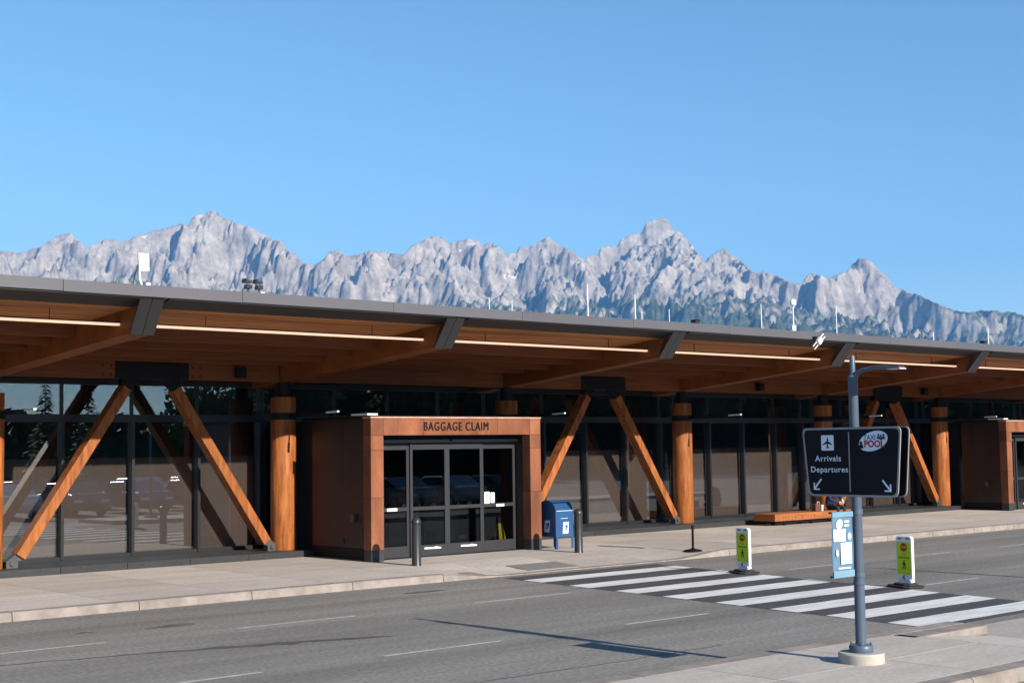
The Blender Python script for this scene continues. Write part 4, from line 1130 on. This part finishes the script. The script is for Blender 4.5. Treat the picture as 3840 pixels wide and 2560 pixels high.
def bag_(x, y, z):
    t = thing('paper_bag', 'small dark brown bag standing on the bench beside the seated person', 'bag', (x, y, z))
    MB().prism([(x - 0.13, y - 0.09, z), (x + 0.13, y - 0.09, z), (x + 0.13, y + 0.09, z), (x - 0.13, y + 0.09, z)], (0, 0, 0.24)).build('bag_body', M['bag'], t, bevel=0.015)
    MB().tube([(x - 0.06, y - 0.09, z + 0.235), (x - 0.05, y - 0.095, z + 0.30), (x + 0.05, y - 0.095, z + 0.30), (x + 0.06, y - 0.09, z + 0.235)], 0.008, 6).build('handle', M['white_grey'], t)
bag_(38.42, 28.76, 0.526)
t = thing('paper_cup', 'white paper cup on the bench between the bag and the person', 'cup', (38.66, 28.70, 0.526))
MB().lathe((38.66, 28.70, 0.526), [(0.034, 0), (0.048, 0.17)], 16).build('cup_body', M['white'], t, smooth=True)
MB().lathe((38.66, 28.70, 0.526), [(0.052, 0.17), (0.052, 0.185), (0.04, 0.20)], 16).build('lid', M['white_grey'], t, smooth=True)

def skin_obj(verts, edges, rad, name, mats, pick, loc, parent, sub=2):
    me = bpy.data.meshes.new(name); me.from_pydata(verts, edges, [])
    o = bpy.data.objects.new(name, me); COL.objects.link(o)
    sk = o.modifiers.new('skin', 'SKIN')
    for k, r in enumerate(rad):
        rr = r if isinstance(r, tuple) else (r, r)
        me.skin_vertices[0].data[k].radius = rr
        me.skin_vertices[0].data[k].use_root = (k == 0)
    ss = o.modifiers.new('sub', 'SUBSURF'); ss.levels = sub; ss.render_levels = sub
    dg = bpy.context.evaluated_depsgraph_get()
    m2 = bpy.data.meshes.new_from_object(o.evaluated_get(dg))
    bpy.data.objects.remove(o)
    m2.materials.clear()
    for mm in mats: m2.materials.append(mm)
    for p in m2.polygons:
        p.material_index = pick(p.center); p.use_smooth = True
    r = bpy.data.objects.new(name, m2); r.location = Vector(loc) - wloc(parent); link(r, parent)
    return r
qx, qy = 39.42, 28.92                          # seated, leaning forward over a phone
per = thing('person', 'person in navy jacket sitting bent forward on the timber bench under the sign', 'person', (qx, qy, 0.15))
V = [(0, 0.05, 0.50), (0, 0.02, 0.68), (0, -0.10, 0.88), (0, -0.19, 1.00), (0, -0.26, 1.07), (0, -0.33, 1.16), (0, -0.35, 1.25)]
E_ = [(0, 1), (1, 2), (2, 3), (3, 4), (4, 5), (5, 6)]
Rr = [(0.19, 0.15), (0.20, 0.15), (0.22, 0.15), (0.15, 0.10), (0.055, 0.055), (0.085, 0.095), (0.075, 0.08)]
for s in (-1, 1):
    n0 = len(V)
    V += [(s * 0.10, -0.02, 0.46), (s * 0.17, -0.44, 0.47), (s * 0.18, -0.40, 0.22), (s * 0.18, -0.42, 0.06), (s * 0.18, -0.56, 0.035)]
    Rr += [0.10, 0.072, 0.058, 0.045, 0.035]
    E_ += [(0, n0), (n0, n0 + 1), (n0 + 1, n0 + 2), (n0 + 2, n0 + 3), (n0 + 3, n0 + 4)]
    n1 = len(V)
    V += [(s * 0.23, -0.14, 0.97), (s * 0.34, -0.22, 0.72), (s * 0.13, -0.42, 0.62), (s * 0.065, -0.48, 0.63)]
    Rr += [0.082, 0.066, 0.046, (0.028, 0.02)]
    E_ += [(3, n1), (n1, n1 + 1), (n1 + 1, n1 + 2), (n1 + 2, n1 + 3)]
def pick(c):
    if c.z > 1.08: return 2
    if c.z < 0.09: return 3
    if c.y < -0.43 and c.z > 0.55 and abs(c.x) < 0.13: return 2
    if c.z < 0.54 and not (abs(c.x) > 0.2 and c.z > 0.6): return 1
    return 0
skin_obj(V, E_, Rr, 'body', [M['navy'], M['trousers'], M['skin'], M['shoe_black']], pick, (qx, qy, 0.15), per)
m = MB(); hv = []
m.lathe((qx, qy - 0.315, 0.15 + 1.215), [(0.092, 0.0), (0.105, 0.05), (0.10, 0.10), (0.07, 0.145), (0.02, 0.16)], 16)
m.build('hair', M['hair'], per, smooth=True)
m = MB()
for s in (-1, 1):
    for k in range(4):
        a = Vector((qx + s * 0.062, qy - 0.485, 0.15 + 0.652 - 0.017 * k)); b = a + Vector((-s * 0.03, -0.035, -0.004)); c = b + Vector((-s * 0.026, 0.006, -0.002 * k))
        m.tube([a, b, c], [0.010, 0.009, 0.007], 6)
    m.tube([(qx + s * 0.055, qy - 0.455, 0.15 + 0.66), (qx + s * 0.035, qy - 0.465, 0.15 + 0.69), (qx + s * 0.02, qy - 0.485, 0.15 + 0.695)], [0.012, 0.010, 0.008], 6)
m.build('fingers', M['skin'], per, smooth=True)
ph = thing('phone', 'pale phone held in the hands of the seated person', 'phone', (qx, qy - 0.5, 0.78))
MB().prism([(qx - 0.04, qy - 0.525, 0.79), (qx + 0.04, qy - 0.525, 0.79), (qx + 0.04, qy - 0.475, 0.90), (qx - 0.04, qy - 0.475, 0.90)], (0, -0.006, 0.004)).build('phone_case', M['poster_blue'], ph)
MB().prism([(qx - 0.035, qy - 0.517, 0.797), (qx + 0.035, qy - 0.517, 0.797), (qx + 0.035, qy - 0.474, 0.894), (qx - 0.035, qy - 0.474, 0.894)], (0, 0.004, -0.002)).build('screen', M['ink'], ph)

# wet floor sign behind the right door
wx_, wy_ = 24.10, 28.02
t = thing('floor_sign', 'yellow folding wet floor sign standing behind the right entrance door', 'floor sign', (wx_, wy_, 0.152))
for s in (-1, 1):
    MB().prism([(wx_ - 0.12, wy_ + s * 0.14, 0.154), (wx_ + 0.12, wy_ + s * 0.14, 0.154), (wx_ + 0.075, wy_ + s * 0.02, 0.76), (wx_ + 0.04, wy_ + s * 0.02, 0.80), (wx_ - 0.04, wy_ + s * 0.02, 0.80), (wx_ - 0.075, wy_ + s * 0.02, 0.76)], (0, 0.014, 0)).build('leaf', M['yellow'], t)

# ------------------------------------------------------------------ things on the roof
rz_ = lambda y: 5.872 - 0.0447 * (y - 24.5)
t = thing('antenna', 'white flat panel antenna on a bent white pipe above the left roof edge', 'antenna', (14.1, 28.0, rz_(28)))
MB().obar((14.085, 28, 6.62), (14.07, 28, 7.0), 0.24, 0.06, up=(0, 1, 0)).build('panel', M['white'], t, bevel=0.008)
MB().tube([(14.06, 28.0, 5.68), (14.05, 28, 6.30), (14.0, 28, 6.42), (13.985, 28, 6.64)], 0.022, 8).build('pipe', M['white'], t, smooth=True)
MB().cyl((13.72, 28.1, 5.7), (13.97, 28.05, 6.75), 0.014, n=8).build('brace', M['bollard'], t)
MB().box(14.13, 14.22, 27.95, 28.05, 5.66, 6.37).build('junction_box', M['white'], t)
def gadget(x, label):
    t = thing('roof_camera', label, 'camera', (x, 28.0, rz_(28)), group='dark cameras on the roof')
    MB().cyl((x + 0.03, 28, 5.66), (x + 0.03, 28, 6.42), 0.018, n=8).build('post', M['bollard'], t)
    MB().box(x - 0.10, x + 0.09, 27.93, 28.07, 6.53, 6.59).build('crossbar', M['bollard'], t)
    MB().box(x - 0.04, x + 0.10, 27.92, 28.08, 6.40, 6.49).build('housing', M['bollard'], t, bevel=0.01)
    MB().cyl((x - 0.07, 27.9, 6.60), (x - 0.07, 28.06, 6.60), 0.03, n=10).build('lens', M['bollard'], t)
gadget(16.62, 'dark camera bracket left of two on the roof above the second rafter gap')
gadget(16.90, 'dark camera bracket right of two on the roof beside a small white box')
t = MB().box(16.95, 17.05, 27.95, 28.05, 5.66, 6.34).build('roof_box', M['white'], None, origin=(17.0, 28.0, 5.7))
tag(t, 'small white roof box just right of the two dark camera brackets', 'box')
rods = [(25.53, 6.91, 0.016, 'leftmost thin pale rod above the roof edge left of the peaks'),
        (26.37, 6.87, 0.013, 'faint second rod from the left above the roof edge'),
        (29.35, 7.52, 0.024, 'tall pale rod on the roof left of the highest peak'),
        (31.37, 7.34, 0.024, 'tall pale rod with a short rod close on its right'),
        (31.66, 6.84, 0.020, 'short pale rod close beside a tall one on the roof'),
        (32.90, 6.98, 0.016, 'short lone rod on the roof under the highest peak'),
        (37.42, 7.39, 0.020, 'pale rod on the roof left of the rod with the white ball'),
        (41.58, 7.55, 0.022, 'tall pale rod on the roof above the lamp post'),
        (47.70, 6.90, 0.026, 'short pale rod on the roof second from the right'),
        (51.63, 7.23, 0.030, 'rightmost pale rod on the roof beside a dark fitting')]
for x, zt, r, lab in rods:
    t = thing('roof_rod', lab, 'rod', (x, 30.0, rz_(30)), group='thin pale rods along the roof')
    MB().cyl((x, 30, 5.55), (x - 0.02, 30, zt), r, r * 0.7, n=8).build('rod_shaft', M['white_grey'], t)
    MB().lathe((x, 30, 5.55), [(0.08, 0), (0.08, 0.12)], 10).build('rod_base', M['white_grey'], t)
t = thing('beacon', 'white round beacon on a thin mast above the roof edge right of centre', 'beacon', (39.12, 30.0, rz_(30)))
MB().cyl((39.12, 30, 5.55), (39.12, 30, 7.45), 0.022, n=8).build('mast', M['white_grey'], t)
MB().lathe((39.12, 30, 7.40), [(0.03, 0), (0.10, 0.06), (0.11, 0.15), (0.09, 0.22), (0.02, 0.26)], 14).build('globe', M['white'], t, smooth=True)
MB().box(39.0, 39.2, 29.95, 30.05, 6.55, 6.75).build('ballast', M['white_grey'], t)
for x, lab in ((34.05, 'low dark vent on the roof edge under the highest peak'), (51.2, 'low dark fitting on the roof beside the rightmost rod')):
    t = thing('roof_vent', lab, 'vent', (x, 30.0, rz_(30)))
    MB().box(x - 0.05, x + 0.15, 29.9, 30.1, 5.55, 6.66).build('vent_pipe', M['bollard'], t)
    MB().box(x - 0.07, x + 0.17, 29.9, 30.1, 6.665, 6.70).build('vent_cap', M['black'], t)
t = thing('floodlight', 'small white floodlight clipped to the grey roof edge above the bench', 'floodlight', (32.8, 24.40, 5.7))
MB().obar((32.73, 24.27, 5.54), (32.88, 24.27, 5.675), 0.16, 0.09, up=(0, 1, 0)).build('lamp_body', M['white_grey'], t, bevel=0.01)
for d in (-0.06, 0.05):
    MB().obar((32.56 + d * 0.6, 24.29, 5.40 - d * 0.7), (33.06 + d * 0.6, 24.29, 5.78 - d * 0.7), 0.025, 0.025, up=(0, 1, 0)).build('bar', M['white_grey'], t)
MB().box(32.66, 32.80, 24.31, 24.40, 5.66, 5.73).build('bracket', M['black'], t)

# ------------------------------------------------------------------ across the road: what the windows mirror
def conifer(seed, h):
    h = h * 1.35
    rd = random.Random(seed)
    tk = MB().cyl((0, 0, 0), (0, 0, h * 0.95), 0.16, 0.02, n=8).mesh('trunk', M['bark'])
    m = MB()
    layers = int(h * 3.2)
    for j in range(layers):
        z = 0.6 + (h - 0.7) * j / layers
        rad = (1 - j / layers) ** 0.85 * h * 0.23 * rd.uniform(0.75, 1.15)
        for k in range(int(12 + rad * 11)):
            a = rd.uniform(0, 6.283); d0 = rad * rd.uniform(0.2, 1.0)
            p = Vector((math.cos(a) * d0, math.sin(a) * d0, z - d0 * 0.28 + rd.uniform(-0.12, 0.12)))
            s = rd.uniform(0.22, 0.42); t1 = Vector((math.cos(a), math.sin(a), -0.35)) * s; t2 = Vector((-math.sin(a), math.cos(a), rd.uniform(-0.3, 0.3))) * s * 0.55
            m.add([p - t2, p + t1 - t2 * 0.3, p + t1 * 1.5, p + t1 + t2 * 0.6, p + t2], [(0, 1, 2, 3, 4)])
    return tk, m.mesh('crown', M['needle'])
def broadleaf(seed, h):
    h = h * 1.35
    rd = random.Random(seed); m = MB()
    m.cyl((0, 0, 0), (0.1, 0, h * 0.45), 0.2, 0.12, n=8)
    tips = []
    for k in range(7):
        a = k * 0.9; e = Vector((math.cos(a) * h * 0.2, math.sin(a) * h * 0.2, h * rd.uniform(0.6, 0.85)))
        m.cyl((0.1, 0, h * rd.uniform(0.25, 0.45)), e, 0.08, 0.02, n=6); tips.append(e)
    tk = m.mesh('trunk', M['bark']); m = MB()
    for e in tips:
        for k in range(230):
            q = Vector((rd.gauss(0, 1), rd.gauss(0, 1), rd.gauss(0, 0.9))) * h * 0.10 + e
            s = rd.uniform(0.22, 0.40); n_ = Vector((rd.gauss(0, 1), rd.gauss(0, 1), rd.gauss(0, 1))).normalized(); a = n_.orthogonal() * s; b = n_.cross(a)
            m.add([q - a, q - b * 0.6, q + a, q + b * 0.6], [(0, 1, 2, 3)])
    return tk, m.mesh('crown', M['leaf'])
kinds = [conifer(1, 9.5), conifer(2, 8.2), conifer(3, 10.5), broadleaf(4, 9.0), broadleaf(5, 8.0)]
rd = random.Random(21)
single = [(43, -38, 1, 'conifer_tree', 'small dark conifer mirrored in the far left window'), (49, -44, 0, 'conifer_tree', 'pointed conifer mirrored just right of the far left window'),
          (57, -40, 4, 'broadleaf_tree', 'loose leafy tree mirrored between the first pair of struts'), (62, -46, 1, 'conifer_tree', 'conifer mirrored behind the right strut of the left pair')]
for x, y, k, nm, lab in single:
    t = thing(nm, lab, 'tree', (x, y, -0.05), rd.uniform(0, 6.28), 'separate trees mirrored in the windows')
    sc_ = rd.uniform(0.62, 0.78); t.scale = (sc_, sc_, sc_)
    for nm2, me2 in zip(('trunk', 'crown'), kinds[k]):
        link(bpy.data.objects.new(nm2, me2), t)
acc_v, acc_f, acc_m = [], [], []; base_n = 0
kd = []
for k in range(5):
    vs_, fs_, ms_ = [], [], []
    for q, me2 in enumerate(kinds[k]):
        n0 = len(vs_)
        vs_ += [tuple(v.co) for v in me2.vertices]; fs_ += [tuple(i + n0 for i in p.vertices) for p in me2.polygons]
        ms_ += [0 if q == 0 else (1 if k < 3 else 2)] * len(me2.polygons)
    kd.append((np.array(vs_), fs_, ms_))
x = 69; wood = MB()
while x < 245:
    for (xx, yy) in ((x, -50 + rd.uniform(-3, 3)), (x + 2, -57 + rd.uniform(-3, 3))):
        va, fs_, ms_ = kd[rd.choice([0, 1, 2, 2, 3, 4])]
        sc_ = rd.uniform(1.0, 1.5); an = rd.uniform(0, 6.28); ca, sa = math.cos(an), math.sin(an)
        n0 = len(wood.v)
        wv = np.stack([(va[:, 0] * ca - va[:, 1] * sa) * sc_ + xx, (va[:, 0] * sa + va[:, 1] * ca) * sc_ + yy, va[:, 2] * sc_ - 0.05], axis=1)
        wood.v += [tuple(r) for r in wv.tolist()]; wood.f += [tuple(i + n0 for i in q) for q in fs_]; wood.m += ms_
    x += rd.uniform(3.4, 5.6)
o = wood.build('tree_belt', [M['bark'], M['needle'], M['leaf']]); tag(o, 'dark wood of conifers and leafy trees beyond the car park across the road', 'trees', kind='stuff')

belt = MB(); br = random.Random(5); vs = []; nbx = 150
for j, (yy, hh) in enumerate(((-64.0, 0.0), (-64.2, 0.85), (-66.0, 1.0), (-69.0, 0.9), (-69.5, 0.0))):
    for i in range(nbx + 1):
        bx = 8 + 2.1 * i
        vs.append((bx, yy + 0.5 * noise.noise(Vector((bx * 0.5, j, 0))), -0.1 + hh * ((5.3 + 6.5 * sstep(68, 82, bx)) * 1.0 + 1.1 * noise.fractal(Vector((bx * 0.3, 3, j * 0.2)), 0.8, 2.0, 4))))
belt.add(vs, [(j * (nbx + 1) + i, j * (nbx + 1) + i + 1, (j + 1) * (nbx + 1) + i + 1, (j + 1) * (nbx + 1) + i) for j in range(4) for i in range(nbx)])
for k in range(15000):
    q = Vector((br.uniform(8, 320), -64.2 - br.random() ** 2 * 4, 0)); q.z = br.random() ** 0.6 * (6.0 + 6.8 * sstep(68, 82, q.x) + 1.4 * noise.noise(Vector((q.x * 0.25, 1, 1))))
    sz = br.uniform(0.3, 0.7); n_ = Vector((br.gauss(0, 1), br.gauss(0, 1), br.gauss(0, 1))).normalized(); a = n_.orthogonal() * sz; b = n_.cross(a)
    belt.add([q - a, q - b * 0.6, q + a, q + b * 0.6], [(0, 1, 2, 3)])
o = belt.build('shrub_belt', M['needle']); tag(o, 'dense dark belt of shrubs along the far side of the car park', 'shrubs', kind='stuff')

def car_meshes(paint):
    side = [(-2.2, 0.32), (-2.25, 0.62), (-2.05, 0.92), (-1.2, 1.0), (-0.55, 1.45), (0.75, 1.48), (1.65, 1.05), (2.2, 0.98), (2.28, 0.6), (2.2, 0.32)]
    body = MB().prism([(-0.86, y, z) for y, z in side], (1.72, 0, 0)).mesh('body', paint)
    g = MB(); g.prism([(-0.872, y, z) for y, z in ((-1.02, 1.02), (-0.5, 1.38), (0.68, 1.41), (1.42, 1.05))], (1.744, 0, 0))
    g.prism([(-0.70, -1.17, 1.04), (0.70, -1.17, 1.04), (0.64, -0.62, 1.42), (-0.64, -0.62, 1.42)], (0, -0.03, 0.03))
    return body, g.mesh('window', M['carglass'])
wheel = MB().cyl((-0.11, 0, 0), (0.11, 0, 0), 0.32, n=18).mesh('tyre', M['tyre'])
rim = MB().cyl((-0.115, 0, 0), (0.115, 0, 0), 0.19, n=14).mesh('rim', M['rim'])
lampm = MB().box(-0.2, 0.2, -0.02, 0.02, -0.06, 0.06).mesh('headlight', M['headlight'])
paints = [('white', (0.75, 0.75, 0.75)), ('silver', (0.42, 0.43, 0.45)), ('black', (0.02, 0.02, 0.024)), ('dark red', (0.22, 0.015, 0.015)), ('blue', (0.03, 0.07, 0.2)), ('grey', (0.14, 0.145, 0.15))]
pm = []
for nm, c in paints:
    q = surf('car_paint_' + nm.replace(' ', '_'), c, 0.22, 0.25, var=0.03, spec=0.7); pm.append((nm, car_meshes(q)))
for n_ in range(14):
    x = 24.0 + 3.0 * (n_ % 9) + (0.8 if n_ >= 9 else 0); y = 2.2 if n_ < 9 else -5.0
    nm, (bm_, gm_) = pm[(n_ * 5 + (1 if n_ >= 9 else 0)) % 6]
    near = ('at the island end of the near row', 'second from the island end of the near row', 'third from the island end of the near row', 'left of the middle of the near row', 'in the middle of the near row', 'right of the middle of the near row', 'third from the far end of the near row', 'second from the far end of the near row', 'at the far end of the near row')
    rear = ('at the island end of the rear row', 'second in the rear row', 'in the middle of the rear row', 'second from the far end of the rear row', 'at the far end of the rear row')
    t = thing('parked_car', '%s parked car %s mirrored in the windows' % (nm, near[n_] if n_ < 9 else rear[n_ - 9]), 'car', (x, y, 0), rd.uniform(-0.04, 0.04), 'cars parked across the road')
    b = bpy.data.objects.new('body', bm_); link(b, t); bv = b.modifiers.new('bevel', 'BEVEL'); bv.width = 0.09; bv.segments = 3
    o = bpy.data.objects.new('window', gm_); link(o, t)
    for sx_ in (-0.80, 0.80):
        for sy_ in (-1.38, 1.38):
            w_ = bpy.data.objects.new('wheel', wheel); w_.location = (sx_, sy_, 0.32); link(w_, t)
            r_ = bpy.data.objects.new('rim', rim); link(r_, w_)
    for sx_ in (-0.6, 0.6):
        o = bpy.data.objects.new('headlight', lampm); o.location = (sx_, 2.26, 0.70); link(o, t)
